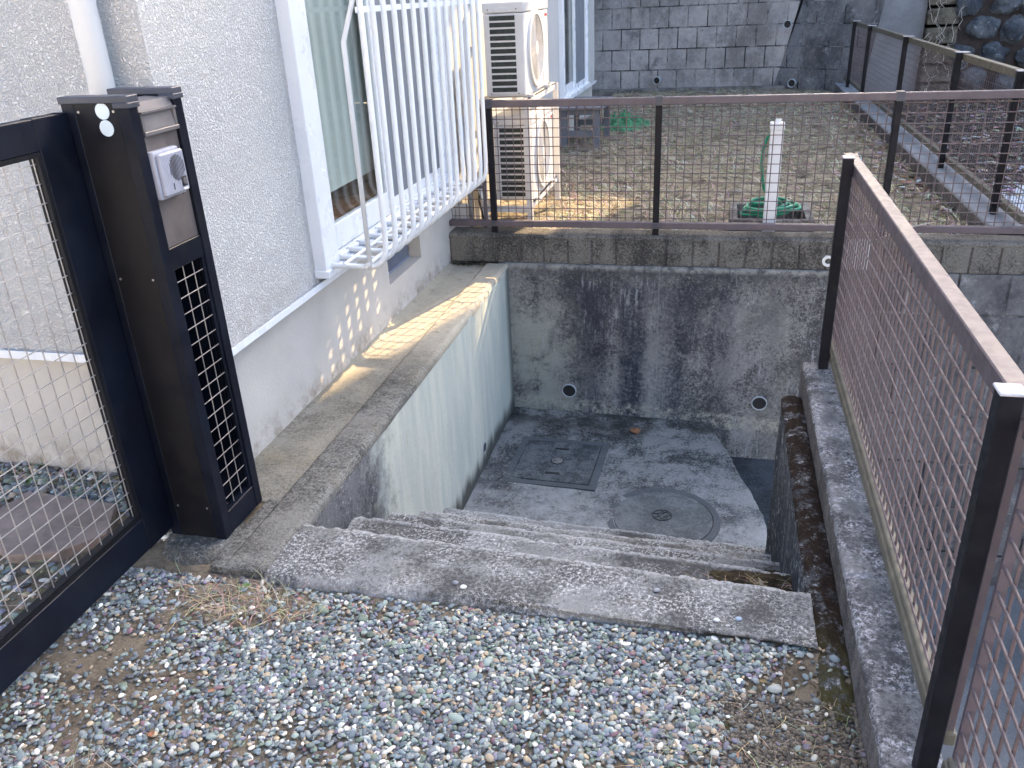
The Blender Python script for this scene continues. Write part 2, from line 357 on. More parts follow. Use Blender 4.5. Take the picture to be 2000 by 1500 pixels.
MAT['oldstone'] = concrete('old_step_stone', (.20,.18,.14), (.04,.035,.028), speckamt=.4, big=5)
MAT['greywall'] = concrete('plain_grey_wall', (.38,.40,.42), (.22,.23,.245), (.3,.7), speckamt=.3, big=1.5, speckscale=12)
MAT['path'] = concrete('path_concrete', (.22,.23,.24), (.12,.125,.13), (.3,.7), speckamt=.4, big=1.5)
def blockwall(name, bw, rh, mort, dark, light, axis='x', offx=0, offz=0, stain=.6, sheen=0):
    k = N(name, .92, .15); x = k.xyz()
    cb = k.n('ShaderNodeCombineXYZ'); k.l(k.math('ADD', x[0], offx), cb.inputs[0]); k.l(k.math('ADD', x[2], offz), cb.inputs[1])
    br = k.n('ShaderNodeTexBrick'); k.l(cb.outputs[0], br.inputs['Vector']); br.inputs['Scale'].default_value = 1
    br.inputs['Brick Width'].default_value = bw; br.inputs['Row Height'].default_value = rh; br.inputs['Mortar Size'].default_value = mort
    br.inputs['Mortar Smooth'].default_value = .3
    br.inputs['Color1'].default_value = (0,0,0,1); br.inputs['Color2'].default_value = (1,1,1,1); br.inputs['Mortar'].default_value = (.5,.5,.5,1)
    tone = k.math('MULTIPLY', br.outputs['Color'], 1.0)
    n1 = k.math('ADD', k.math('MULTIPLY', k.noise(1.3, 9, .75, vec=k.map((1,1,.7))), .75), k.math('MULTIPLY', k.noise(24, 8, .8), .25))
    c = k.mix(k.ramp(n1, .38, .62), dark, light)
    c = k.mix(k.math('MULTIPLY', tone, .3), c, (dark[0]*1.3, dark[1]*1.3, dark[2]*1.3))
    c = k.mix(k.math('MULTIPLY', k.ramp(k.noise(7, 9, .8), .54, .66), .6), c, (.34,.34,.35))
    c = k.mix(k.math('MULTIPLY', k.ramp(k.noise(3, 8, .7), .56, .68), stain), c, (.04,.045,.05))
    edge = k.math('MULTIPLY', br.outputs['Fac'], k.ramp(k.noise(4, 6, .7), .35, .65))
    c = k.mix(edge, c, (.30,.29,.28)); c = k.mix(k.math('MULTIPLY', br.outputs['Fac'], k.ramp(k.noise(3, 6, .7, vec=k.map((1,1,1),(5,3,1))), .6, .4)), c, (.03,.03,.032))
    h = k.math('ADD', k.math('MULTIPLY', br.outputs['Fac'], -1.2), k.math('MULTIPLY', k.noise(30, 8, .75), .5))
    k.bump(h, .012); return k.col(c)
MAT['farwall'] = blockwall('far_block_wall', .300, .312, .009, (.16,.152,.148), (.42,.40,.39), offx=.12, offz=.25)
MAT['farwing'] = blockwall('wing_block_wall', .36, .312, .009, (.06,.06,.064), (.21,.21,.215), offx=.3, offz=.25, stain=.9)
MAT['rightwall'] = blockwall('right_block_wall', .27, .34, .008, (.06,.06,.065), (.21,.215,.22), offx=.06, offz=.255)
MAT['stone'] = concrete('rubble_stone', (.17,.19,.21), (.04,.05,.065), (.38,.62), speckamt=.7, speckscale=12, big=3, pit=.02)
MAT['mortar'] = plain('dark_red_soil', (.05,.038,.034), .95, 0, .4, 6, bump=.02)

def ground(name, cols, scale=3, bump=.01, bs=30):
    k = N(name, .95, .1); c = cols[0]
    for i, q in enumerate(cols[1:]):
        c = k.mix(k.ramp(k.noise(scale*(1+i*.9), 9, .75, vec=k.map((1,1,1),(i*3.3,i*1.7,0))), .42, .60), c, q)
    c = k.mix(k.ramp(k.noise(80, 6, .8), .45, .75, 0, .6), c, tuple(x*.35 for x in cols[0]))
    k.bump(k.noise(bs, 9, .75), bump); return k.col(c)
MAT['soil'] = ground('gravel_soil', [(.15,.125,.095),(.085,.068,.05),(.20,.165,.12)], 5, .012)
MAT['yard'] = ground('yard_grass_soil', [(.20,.165,.125),(.30,.25,.17),(.13,.13,.075),(.07,.058,.045),(.36,.31,.22)], 2.6, .03, 14)
MAT['litter'] = ground('leaf_litter_ground', [(.085,.07,.06),(.15,.12,.10),(.055,.05,.045)], 4, .04, 12)
MAT['slab'] = plain('brown_stone_slab', (.21,.165,.145), .85, 0, .25, 5, bump=.002, dirt=((.07,.065,.05), .6))
MAT['moss'] = ground('moss_cushion', [(.060,.052,.024),(.105,.092,.040),(.045,.036,.022)], 14, .008, 90)
MAT['soil_moss'] = ground('mossy_dirt', [(.045,.034,.022),(.07,.055,.03),(.025,.02,.014)], 10, .01, 60)
def attr_mat(name, rough=.6, spec=.35, bump=0):
    k = N(name, rough, spec); a = k.n('ShaderNodeAttribute'); a.attribute_name = 'tone'
    c = k.mix(k.ramp(k.noise(160, 5, .7), .4, .7, 0, .25), a.outputs['Color'], (.2,.2,.2))
    if bump: k.bump(k.noise(260, 4, .7), bump)
    return k.col(c)
MAT['pebble'] = attr_mat('pebble_stone', .62, .35, .0006)
MAT['blade'] = attr_mat('dry_blade', .8, .2)

# ================================================================ SETTING
def sheet(name, x0, x1, y0, y1, zf, mat, nx=60, ny=60, kind='structure', parent=None):
    X, Y = np.meshgrid(np.linspace(x0,x1,nx), np.linspace(y0,y1,ny), indexing='ij')
    Z = np.array([[zf(x,y) for y in Y[0]] for x in X[:,0]])
    o = grid_obj(name, np.stack([X,Y,Z],-1), mat, parent)
    if kind: o['kind'] = kind
    return o
# base sheet to the horizon, well below everything
g = MB().quad((-90,-90,-2.6),(90,-90,-2.6),(90,90,-2.6),(-90,90,-2.6)).build('ground', MAT['path']); tag(g, kind='structure')
def gz(x, y):
    z = -.022 + .010*nz(x,y,0,4) 
    if x > -.1: z += .012*max(0,nz(x,y,3,22,4))*min(1,(x+.1)/.3)
    if x < -1.9: z -= .012
    return z
o = MB().box(-14,.40,-16,-1.4,-.5,-.03).build('gravel_yard', MAT['render']); tag(o, kind='structure')  # pale slab added behind the camera to bounce sunlight upward
sheet('gravel_yard', -4.2, .415, -1.5, 1.862, gz, MAT['soil'], 220, 160)
sheet('gravel_yard', -4.2, -1.49, 1.862, 2.40, gz, MAT['soil'], 90, 24)
# yard beyond the fence
def yz(x, y): return .075 + .07*math.exp(-(y-5.3)/.5) + .018*nz(x,y,0,2.5,4)
sheet('yard', -1.68, 1.64, 5.32, 14.8, yz, MAT['yard'], 110, 300)
sheet('embankment', 1.86, 9, 5.40, 15.2, lambda x,y: -.50 + .04*(y-6)+.05*nz(x,y,0,1.5,4), MAT['litter'], 50, 80)
g = MB().box(.54, 9, -4, 5.16, -2.3, -2.2).build('lower_path', MAT['path']); tag(g, kind='structure')
g = MB().box(.54, 9, -4, 4.12, -2.2, -2.02).build('lower_path_terrace', MAT['path'], bevel=.006); tag(g, kind='structure')

# ---- drain floor and pit floor
g = MB().box(-.1, .86, 3.4, 5.148, -1.6, -1.335).build('drain_floor', MAT['floor_low']); tag(g, kind='structure')
edge = [(.067,5.149),(.10,4.98),(.197,4.685),(.24,4.50),(.297,4.342),(.36,4.10),(.376,4.0),(.376,3.40)]
def floorz(x, y): return -1.058 - .028*max(0,(x+1.3)/1.6)
b = MB(); poly = [(-1.299,3.40),(-1.299,5.149)] + edge
n0 = 40; rows = []
ys = np.linspace(3.40, 5.149, 90)
def ex(y):
    e = sorted(edge, key=lambda p: p[1])
    return float(np.interp(y, [p[1] for p in e], [p[0] for p in e]))
P = []
for y in ys:
    xe = ex(y) + .008*nz(y,0,0,18,4); row = []
    for x in list(np.linspace(-1.299, xe-.012, 70)): row.append((x, y, floorz(x,y)+.004*nz(x,y,0,6,4)))
    row.append((xe-.003, y, floorz(xe,y)-.006)); row.append((xe, y, floorz(xe,y)-.02)); row.append((xe+.004, y, -1.5)); P.append(row)
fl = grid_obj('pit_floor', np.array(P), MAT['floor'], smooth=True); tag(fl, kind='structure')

# ================================================================ WALLS ROUND THE PIT
# left retaining wall with ledge: rough rounded arris
lw = thing('retaining_wall', 'pale painted concrete retaining wall with a broad ledge top beside the house foundation', 'retaining wall', (-1.4,1.87,-1.4))
P = []
for y in np.linspace(1.868, 5.149, 330):
    j = .006*nz(y,0,0,9,4) + .005*nz(y,4,0,40,3); zt = -.006*(y-2)/3 + .003*nz(y,2,0,7,3)
    row = [(-1.452,y,zt-.035),(-1.450-.004*nz(y,7,0,20,3),y,zt-.003),(-1.442,y,zt+.001)]
    row += [(x,y,zt+.0025*nz(x,y,0,14,4)) for x in np.linspace(-1.43,-1.325,14)]
    row += [(-1.315,y,zt-.001),(-1.304+j,y,zt-.008),(-1.297+j*.6,y,zt-.020),(-1.298+j*.2,y,zt-.040)]
    row += [(-1.300,y,zz) for zz in (-.08,-.3,-.6,-.9,-1.3)]
    P.append(row)
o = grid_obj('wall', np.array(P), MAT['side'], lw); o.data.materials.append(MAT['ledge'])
for p in o.data.polygons:
    zc = sum(o.data.vertices[i].co.z for i in p.vertices)/len(p.vertices) + (-1.4)
    if zc > -.035: p.material_index = 1
o = MB().box(-1.50,-1.4505,1.868,2.26,-.3,-.002).build('ledge_end', MAT['ledge'], lw, bevel=.006)
g = MB().box(-1.4515,-1.298,1.862,1.8745,-.3,.0015).build('end_face', MAT['ledge'], lw, bevel=.004)
sheet('mortar_strip', -1.70, -1.449, 2.26, 5.149, lambda x,y: -.016 - .004*(y-2)/3 + .012*max(0,(-1.655-x)/.045)+.003*nz(x,y,0,8,4), MAT['ledge_in'], 24, 260, None, lw)
MB().ring((-1.300,4.33,-.93),(1,0,0),.030,.036,-.08,.004).build('drain_pipe', MAT['greypipe'], lw, smooth=False)
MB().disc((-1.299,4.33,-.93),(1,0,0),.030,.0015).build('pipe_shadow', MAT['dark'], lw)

# back retaining wall, poured part with block course on top
bw = thing('retaining_wall', 'tall stained grey concrete retaining wall with two drain pipes across the back of the pit', 'retaining wall', (-.3,5.2,-1.5))
P = []
for x in np.linspace(-1.32, .985, 260):
    row = []
    for zz in [-1.6,-1.3,-1.0,-.7,-.4,-.2,-.08,-.04]: row.append((x, 5.150+.002*nz(x,zz,0,3,3), zz+.0))
    r = .004*nz(x,1,0,18,4); row += [(x,5.1505+r,-.022),(x,5.153+r,-.012),(x,5.160,-.008),(x,5.178,-.006)]
    P.append(row)
grid_obj('wall', np.array(P), MAT['back'], bw)
for i,(px,pz) in enumerate([(-.907,-.905),(.36,-.915)]):
    r = .050
    MB().ring((px,5.15,pz),(0,-1,0),r-.006,r,-.10,.012,40).build('drain_pipe', MAT['greypipe'], bw, smooth=False)
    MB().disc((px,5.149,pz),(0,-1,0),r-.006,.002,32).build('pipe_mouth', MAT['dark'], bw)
for (px,pz,r) in [(-.26,-.118,.016),(.352,-.125,.014),(-.72,-.12,.014),(-.98,-.12,.016)]:
    MB().ring((px,5.15,pz),(0,-1,0),r*.5,r,-.01,.003,16).build('form_tie_hole', MAT['basin'], bw)
b = MB(); x = -1.70; i = 0
while x < 3.6:
    wd = .158 + .002*math.sin(i*7.1)
    if x > 2.0: pass
    b.box(x+.005, x+wd-.005, 5.172+.003*math.sin(i*3.3), 5.34, -.004, .160+.003*math.sin(i*5)); x += wd; i += 1
b.build('block_course', MAT['block'], bw, bevel=.007)
P = []
for x in np.linspace(-1.70, 3.6, 400):
    j = .004*nz(x,0,0,12,4); P.append([(x,5.175+j,.150),(x,5.171+j,.158),(x,5.170+j,.172),(x,5.176+j,.182),(x,5.20,.187+j*.5),(x,5.30,.188),(x,5.35,.183),(x,5.355,.02)])
grid_obj('coping', np.array(P), MAT['block'], bw)
MB().box(-1.69,3.6,5.181,5.335,.0,.155).build('joint_fill', MAT['kerb_side'], bw)
# right block wall (same plane, big blocks)
MB().box(.985,3.6,5.16,5.30,-2.35,-.006).build('block_face', MAT['rightwall'], bw)
# white plates on the wall behind the near fence
wb = thing('meter_cover', 'white ribbed plastic cover on the wall behind the brown mesh fence', 'cover', (.84,5.14,-.02))
MB().box(.770,.915,5.125,5.1705,.015,.195).build('body', MAT['greypipe'], wb, bevel=.006)
b = MB()
for i in range(8): b.box(.778+i*.0165,.784+i*.0165,5.118,5.125,.025,.185)
b.build('rib', MAT['white'], wb)
rc = MB().ring((.685,5.172,.055),(0,-1,0),.018,.034,-.01,.012,28).build('pipe_end', MAT['pvc']); tag(rc, 'small round pale pipe end low on the block course next to the fence post', 'pipe')

# ---- staircase: five treads, sheared slightly, worn nosings
st = thing('staircase', 'worn grey concrete steps going down from the gravel into the pit', 'steps', (-.5,1.85,-.6))
nos = [(2.15,0.0),(2.53,-.222),(2.87,-.432),(3.205,-.642),(3.545,-.85)]
def prof():
    pts = [(1.842,-.25,0),(1.842,-.10,0),(1.842,-.05,.4),(1.843,-.022,1),(1.848,-.010,1),(1.860,-.003,1)]
    y0, z0 = 1.86, -.001
    for kx,(yn,zn) in enumerate(nos):
        for t in np.linspace(0,1,16)[1:-1]: pts.append((y0+(yn-.015-y0)*t, zn+(-.002 if kx else 0), .35))
        pts += [(yn-.014,zn-.001,.7),(yn-.006,zn-.005,1),(yn-.001,zn-.013,1),(yn,zn-.024,1),(yn-.002,zn-.05,.4)]
        zb = nos[kx+1][1] if kx < 4 else -1.3
        for t in (.4,.7,.93): pts.append((yn-.004, zn+(zb-zn)*t, .3))
        y0, z0 = yn+.004, zb
    return pts
pr = prof(); P = []
for x in np.linspace(-1.2995, .332, 330):
    row = []
    for (y,z,wt) in pr:
        sh = -.052*(x+1.3)*(1 if y > 1.9 else max(0,(y-1.86)/.04))
        j = wt*(.011*nz(x,y,z,7,4)+.009*nz(x,y,z,30,3)); yy = y+sh+(j if wt >= .4 else 0)
        zz = z - (abs(j)*.7 if wt >= .7 else 0) + (.0025*nz(x,y,z,18,4) if wt == .35 else 0)
        if y < 1.9: yy += .012*nz(x,9,0,2.2,3)
        row.append((x,yy,zz))
    P.append(row)
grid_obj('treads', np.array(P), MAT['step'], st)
# debris / moss at right ends of the lower treads
for (yy,zz,x0,x1) in ((2.50,-.222,.02,.33),(2.80,-.432,-.12,.33)):
    X,Y = np.meshgrid(np.linspace(x0,x1,50), np.linspace(yy-.34,yy-.07,30), indexing='ij')
    Z = np.zeros_like(X)
    for i in range(50):
        for j in range(30):
            e = min(1,i/22)*min(1,j/5)*min(1,(29-j)/5); Z[i,j] = zz-.006+e*(.012+.022*max(0,nz(X[i,j],Y[i,j],0,22,4)+.15))
    o = grid_obj('moss_patch', np.stack([X,Y,Z],-1), MAT['soil_moss'], st)

# ---- mossy side wall
mwl = thing('stair_side_wall', 'low concrete side wall of the steps with dark brown moss along its top', 'wall', (.37,1.75,-1))
P = []
for y in list(np.linspace(1.60,3.35,200)) + [3.38,3.40,3.415,3.42]:
    e = max(0,(y-3.35)/.07); ins = .02*e*e
    row = [(.322+ins+.003*nz(y,zz,0,5,3), y, zz) for zz in (-1.5,-.9,-.5,-.2,-.08)]
    for t in np.linspace(0,1,12):
        xx = .322+ins + (.418-.322-2*ins)*t; r = .014*(1-math.sin(math.pi*t))**2
        row.append((xx+.003*nz(y,t,0,20,3), y, -.006-r-.02*e*e+.009*nz(xx*6,y,0,12,4)-.012*max(0,(1.9-y)/.3)))
    P.append(row)
o = grid_obj('wall', np.array(P), MAT['mosswall'], mwl)
MB().box(.345,.415,3.412,3.4201,-1.5,-.03).build('end_face', MAT['mosswall'], mwl)

# ---- block kerb under the near fence
kb = thing('kerb_wall', 'rough grey block wall carrying the near brown mesh fence', 'wall', (.47,2.2,-1))
P = []
for y in np.linspace(.3,3.50,420):
    jt = -.006 if abs(((y+.03)/.41)%1-.5) > .485 else 0
    row = [(.408+.002*nz(y,zz,0,4,3), y, zz) for zz in (-1.5,-.8,-.3,-.1,.0,.05)]
    row += [(.409+.004*nz(y,0,0,22,4),y,.085),(.413+.003*nz(y,0,0,30,3),y,.097+jt)]
    row += [(x,y,.101+jt+.0035*nz(x,y,0,38,4)) for x in np.linspace(.42,.528,14)]
    row += [(.535,y,.097+jt),(.538,y,.085),(.538,y,-.5),(.538,y,-2.3)]
    P.append(row)
o = grid_obj('block_wall', np.array(P), MAT['kerb'], kb, smooth=True); o.data.materials.append(MAT['kerb_side'])
for p in o.data.polygons:
    zc = sum(o.data.vertices[i].co.z for i in p.vertices)/len(p.vertices) - 1
    if zc < .075: p.material_index = 1
MB().box(.408,.538,3.4995,3.505,-1.5,.096).build('end_face', MAT['kerb_side'], kb)

# ================================================================ COVERS IN THE FLOOR
fz = -1.058
def rot2(cx, cy, pts, a):
    return [(cx+x*math.cos(a)-y*math.sin(a), cy+x*math.sin(a)+y*math.cos(a)) for x,y in pts]
sq = thing('inspection_cover', 'square grey concrete inspection cover with two slots near the pale side wall', 'cover', (-.86,4.45,fz))
def sqr(h): return [(-h,-h),(h,-h),(h,h),(-h,h)]
zc_ = floorz(-.86,0)
o_ = rot2(-.866,4.445,sqr(.285),-.03); i_ = rot2(-.866,4.445,sqr(.243),-.03); l_ = rot2(-.866,4.445,sqr(.237),-.03)
b = MB()
for i in range(4):
    a,b2 = o_[i],o_[(i+1)%4]; c2,d2 = i_[(i+1)%4],i_[i]
    b.hexa([(a[0],a[1],zc_-.05),(b2[0],b2[1],zc_-.05),(c2[0],c2[1],zc_-.05),(d2[0],d2[1],zc_-.05),(a[0],a[1],zc_+.006),(b2[0],b2[1],zc_+.006),(c2[0],c2[1],zc_+.006),(d2[0],d2[1],zc_+.006)])
b.build('rim', MAT['cover_rim'], sq)
MB().prism(i_, zc_-.05, zc_+.002).build('gap', MAT['dark'], sq)
MB().prism(l_, zc_-.05, zc_+.010).build('lid', MAT['cover_dark'], sq, bevel=.003)
for dy in (-.15,.15):
    c0 = rot2(-.866,4.445,[(0,dy)],-.03)[0]; b = MB()
    pts = [(c0[0]+.035*sx+.012*math.cos(a), c0[1]+.012*math.sin(a)) for sx,rg in ((1,(-1.5,-.75,0,.75,1.5)),(-1,(1.65,2.4,3.14,3.9,4.63))) for a in rg]
    b.prism(pts, zc_+.0095, zc_+.0112).build('slot', MAT['dark'], sq)
MB().ring((-.866,4.445,zc_+.010),(0,0,1),.038,.043,-.001,.0025,28).build('centre_ring', MAT['dark'], sq)
MB().disc((-.866,4.445,zc_+.0098),(0,0,1),.036,.0035,28).build('centre_boss', MAT['basin'], sq)
mh = thing('manhole_cover', 'round grey manhole cover with a small central emblem at the foot of the steps', 'manhole cover', (-.18,3.93,fz))
cx,cy = -.182,3.945; zc_ = floorz(cx,0)
MB().ring((cx,cy,zc_),(0,0,1),.276,.312,-.05,.006,72).build('rim', MAT['cover_rim'], mh)
MB().disc((cx,cy,zc_-.05),(0,0,1),.276,.052,64).build('gap', MAT['dark'], mh)
MB().disc((cx,cy,zc_-.05),(0,0,1),.270,.060,72).build('lid', MAT['cover'], mh, bevel=.002)
b = MB(); ez = zc_+.0115
b.ring((cx-.005,cy+.02,ez),(0,0,1),.050,.055,-.002,.0015,40)
def stroke(pts): b.tube([(cx-.005+x,cy+.02+y,ez+.0003) for x,y in pts], .0024, 5)
stroke([(-.05,.012),(-.03,.008),(-.012,-.012),(.0,-.05)]); stroke([(-.03,.008),(-.006,.022),(.014,.018),(-.004,.004),(-.012,-.012)])
stroke([(0,-.05),(.006,-.02),(.018,-.002),(.034,-.006),(.028,-.02),(.014,-.026),(.012,-.044)]); stroke([(-.01,.045),(.01,.03),(.03,.028)])
stroke([(.022,.042),(.034,.016),(.05,-.004)]); stroke([(.034,-.03),(.024,-.04),(.012,-.044)]); stroke([(-.04,-.028),(-.02,-.02),(-.012,-.012)])
b.build('emblem', MAT['dark'], mh)
def leaf(name, loc, rz, s, mat, label):
    b = MB(); pts = [(0,-.5),(.22,-.38),(.42,-.1),(.30,.05),(.38,.28),(.15,.25),(0,.55),(-.14,.25),(-.40,.30),(-.28,.04),(-.40,-.12),(-.2,-.38)]
    vs = [(0,0,.012)]; 
    for x,y in pts:
        X = (x*math.cos(rz)-y*math.sin(rz))*s; Y = (x*math.sin(rz)+y*math.cos(rz))*s; vs.append((X,Y,.004+.25*s*abs(x)+.1*s*y*y))
    b.add([(v[0]+loc[0],v[1]+loc[1],v[2]+loc[2]) for v in vs], [(0,i+1,(i+1)%12+1) for i in range(12)])
    b2 = MB(); b2.tube([(loc[0],loc[1],loc[2]+.008),(loc[0]+.5*s*math.sin(rz),loc[1]-.6*s*math.cos(rz),loc[2]+.006)], .0012, 5)
    o = b.build(name, mat, loc=loc); b2.build('stalk', mat, o); return tag(o, label, 'leaf')
MAT['leaf'] = plain('dry_brown_leaf', (.25,.11,.05), .7, 0, .3, 30); MAT['leafpale'] = plain('dry_tan_leaf', (.42,.26,.18), .7, 0, .2, 30)
leaf('fallen_leaf', (-.43,4.93,floorz(-.43,0)), .5, .09, MAT['leaf'], 'curled brown leaf lying on the pit floor by the back wall')

# ================================================================ HOUSE
hs = thing('house', 'white stucco house with a grey foundation and barred window along the left side', 'house', (-3,3,0))
# siding: side wall (facing +X) with window openings, front wall (facing camera)
WX = -1.67; b = MB()
def wallx(y0,y1,z0,z1): b.box(-1.80, WX, y0, y1, z0, z1)
wallx(2.35,3.21,.482,5.2); wallx(5.19,9.22,.482,5.2); wallx(10.98,11.85,.482,5.2); wallx(3.21,5.19,2.2,5.2); wallx(3.21,5.19,.482,.545); wallx(9.22,10.98,2.5,5.2); wallx(9.22,10.98,.482,.53)
b.box(-8,-1.80,2.35,2.48,.482,5.2); b.box(-8,-1.80,11.72,11.85,.482,5.2)
b.build('siding', MAT['stucco'], hs)
b = MB(); NY0,NY1,NZ0,NZ1 = 4.08,4.61,.19,.468
b.box(-1.90,-1.70,2.38,NY0,-.4,.470); b.box(-1.90,-1.70,NY1,11.82,-.4,.470); b.box(-1.90,-1.70,NY0,NY1,-.4,NZ0); b.box(-8,-1.90,2.38,2.58,-.4,.470); b.box(-1.96,-1.79,NY0-.02,NY1+.02,NZ0-.02,.470)
b.build('foundation', MAT['found'], hs)
b = MB(); b.box(-1.70,-1.648,2.33,11.87,.470,.481); b.box(-1.652,-1.646,2.328,11.872,.470,.497); b.box(-8,-1.652,2.327,2.345,.470,.481); b.box(-8,-1.646,2.322,2.3275,.466,.497)
b.build('drip_flashing', MAT['sash'], hs)
b = MB(); b.box(-1.789,-1.772,NY0,NY1,NZ0,NZ0+.012); b.box(-1.789,-1.772,NY0,NY1,.320,.328); 
for y in np.arange(NY0+.008,NY1,.018): b.box(-1.785,-1.775,y,y+.006,NZ0,.468)
b.build('foundation_vent', MAT['vent'], hs)
MB().box(-1.7898,-1.787,NY0,NY1,NZ0,.468).build('vent_backing', MAT['dark'], hs)
# eaves + roof (out of shot above)
b = MB(); b.prismx([(1.7,5.2),(12.5,5.2),(12.5,5.32),(7.1,7.6),(1.7,5.32)], -8.5, -1.45); b.build('roof', MAT['roof'], hs)
MB().tube([(-1.803,2.29,-.02),(-1.803,2.29,5.2)], .038, 24).build('downpipe', MAT['white'], hs, smooth=True)
MB().box(-1.845,-1.745,2.24,2.345,1.9,1.93).build('pipe_bracket', MAT['white'], hs)
# near window
wn = MB(); F = MAT['sash']
wn.box(-1.70,-1.615,3.195,3.335,.545,2.2); wn.box(-1.70,-1.625,5.14,5.20,.545,2.2)
wn.box(-1.70,-1.605,3.19,5.205,.515,.548); wn.box(-1.70,-1.632,3.335,5.14,.548,.566); wn.box(-1.70,-1.648,3.335,5.14,.566,.580); wn.box(-1.70,-1.655,3.335,5.14,.580,.592)
win = wn.build('window', F, hs, bevel=.0025)
b = MB(); b.box(-1.672,-1.640,3.336,3.385,.592,2.2); b.box(-1.672,-1.640,4.035,4.095,.592,2.2); b.box(-1.672,-1.640,3.385,4.035,.592,.706); b.build('sash', F, win, bevel=.002)
b = MB(); b.box(-1.690,-1.668,4.10,4.16,.592,2.2); b.box(-1.690,-1.668,5.085,5.139,.592,2.2); b.box(-1.690,-1.668,4.16,5.085,.592,.640); b.build('screen_sash', F, win, bevel=.002)
MB().box(-1.655,-1.651,3.385,4.035,.706,2.2).build('pane', MAT['glass'], win)
MB().box(-1.682,-1.679,4.16,5.085,.640,2.2).build('insect_screen', MAT['screen'], win)
b = MB(); b.box(-1.641,-1.628,4.052,4.078,.63,.70); b.box(-1.634,-1.624,4.058,4.070,.66,.69); b.build('latch', MAT['greypipe'], win, bevel=.002)
# curtain and sill seen through the pane
P = []
for y in np.linspace(3.30,4.4,120): P.append([(-1.745+0.0022*math.sin(y*21+.8*math.sin(y*9)),y,zz) for zz in (.80,1.2,2.3)])
grid_obj('curtain', np.array(P), MAT['curtain'], win)
MB().box(-2.1,-1.705,3.25,5.1,.60,.70).build('wooden_sill', MAT['wood'], win)
MB().box(-2.6,-2.5,3.0,5.4,.4,2.4).box(-2.6,-1.81,3.0,5.4,2.25,2.35).box(-2.6,-1.81,3.0,5.4,.4,.6).box(-2.6,-1.81,2.9,3.0,.4,2.35).box(-2.6,-1.81,5.4,5.5,.4,2.35).build('room', MAT['room'], win)
# window grille
gr = MB(); gr.tube([(-1.655,3.235,.566),(-1.655,5.0,.566)],.008,8); gr.tube([(-1.44,3.235,.570),(-1.44,5.0,.570)],.009,8); gr.tube([(-1.55,3.235,.568),(-1.55,5.0,.568)],.008,8)
grl = MB().box(-1.364,-1.356,3.23,4.95,1.560,1.582).build('window_grille', MAT['white'], hs)
build_each(gr, 'rail', MAT['white'], grl)
def bar(y):
    pts = [(-1.66,y,.560),(-1.44,y,.556)]
    for a in np.linspace(0,math.pi/2,7): pts.append((-1.44+.085*math.sin(a), y, .556+.09-.09*math.cos(a)))
    pts += [(-1.352,y,.72),(-1.350,y,1.52),(-1.352,y,1.7),(-1.362,y,2.1)]
    return pts
for i in range(15):
    MB().tube(bar(3.25+.12*i), .0126, 8, True).build('bar', MAT['white'], grl, smooth=True)
for y in (3.25,4.93):
    MB().tube([(-1.435,y,.556),(-1.435,y,1.46),(-1.38,y,1.60),(-1.37,y,2.1)], .011, 8).build('side_bar', MAT['white'], grl, smooth=True)
    MB().tube([(-1.55,y,.556),(-1.55,y,.62),(-1.55,y,2.1)], .006, 8).build('side_bar', MAT['white'], grl, smooth=True) if y > 4 else None
# far sliding door
w2 = MB(); w2.box(-1.70,-1.62,9.22,9.30,.53,2.5); w2.box(-1.70,-1.62,10.90,10.98,.53,2.5); w2.box(-1.70,-1.60,9.20,11.0,.515,.56)
wd2 = w2.build('window', F, hs, bevel=.003)
b = MB(); b.box(-1.685,-1.65,9.301,9.35,.56,2.5); b.box(-1.685,-1.65,10.05,10.12,.56,2.5); b.box(-1.685,-1.65,9.35,10.05,.56,.66); b.box(-1.66,-1.635,10.02,10.09,.56,2.5); b.box(-1.66,-1.635,10.84,10.90,.56,2.5); b.box(-1.66,-1.635,10.09,10.84,.56,.62); b.build('sash', F, wd2)
MB().box(-1.670,-1.666,9.35,10.05,.66,2.5).build('pane', MAT['glass'], wd2); MB().box(-1.650,-1.647,10.09,10.84,.62,2.5).build('insect_screen', MAT['screen'], wd2)
MB().box(-1.9,-1.88,9.2,11,.5,2.5).build('curtain', MAT['curtain'], wd2)

# ================================================================ MAILBOX COLUMN
mp = thing('mailbox_post', 'dark navy metal gate column holding a stainless mailbox and grey intercom', 'mailbox column', (-1.615,2.12,0))
b = MB(); b.box(-1.718,-1.678,2.0,2.040,0,1.388); b.box(-1.549,-1.512,2.0,2.040,0,1.388); build_each(b, 'post_frame', MAT['navy'], mp, bevel=.002)
MB().box(-1.678,-1.549,2.002,2.034,0,1.386).build('side_panel', MAT['navy_panel'], mp)
b = MB(); b.box(-1.718,-1.678,2.205,2.243,0,1.388); b.box(-1.549,-1.512,2.205,2.243,0,1.388); b.box(-1.678,-1.549,2.208,2.240,0,1.386); build_each(b, 'post_frame', MAT['navy'], mp, bevel=.002)
b = MB(); b.box(-1.722,-1.508,1.996,2.046,1.386,1.404); b.box(-1.556,-1.507,1.995,2.046,1.372,1.387); b.build('post_cap', MAT['navy_cap'], mp, bevel=.002)
b = MB(); b.box(-1.722,-1.508,2.200,2.247,1.386,1.404); b.box(-1.556,-1.507,2.199,2.248,1.372,1.387); b.build('post_cap', MAT['navy_cap'], mp, bevel=.002)
MB().box(-1.545,-1.516,2.040,2.205,.915,.980).build('crossbar', MAT['navy'], mp, bevel=.002)
b = MB(); b.box(-1.545,-1.514,2.040,2.205,.0,.085); b.box(-1.53,-1.518,2.040,2.052,.085,.915); b.box(-1.53,-1.518,2.193,2.205,.085,.915); build_each(b, 'crossbar', MAT['navy'], mp, bevel=.002)
MB().box(-1.716,-1.706,2.040,2.205,.12,1.37).build('back_panel', MAT['dark'], mp)
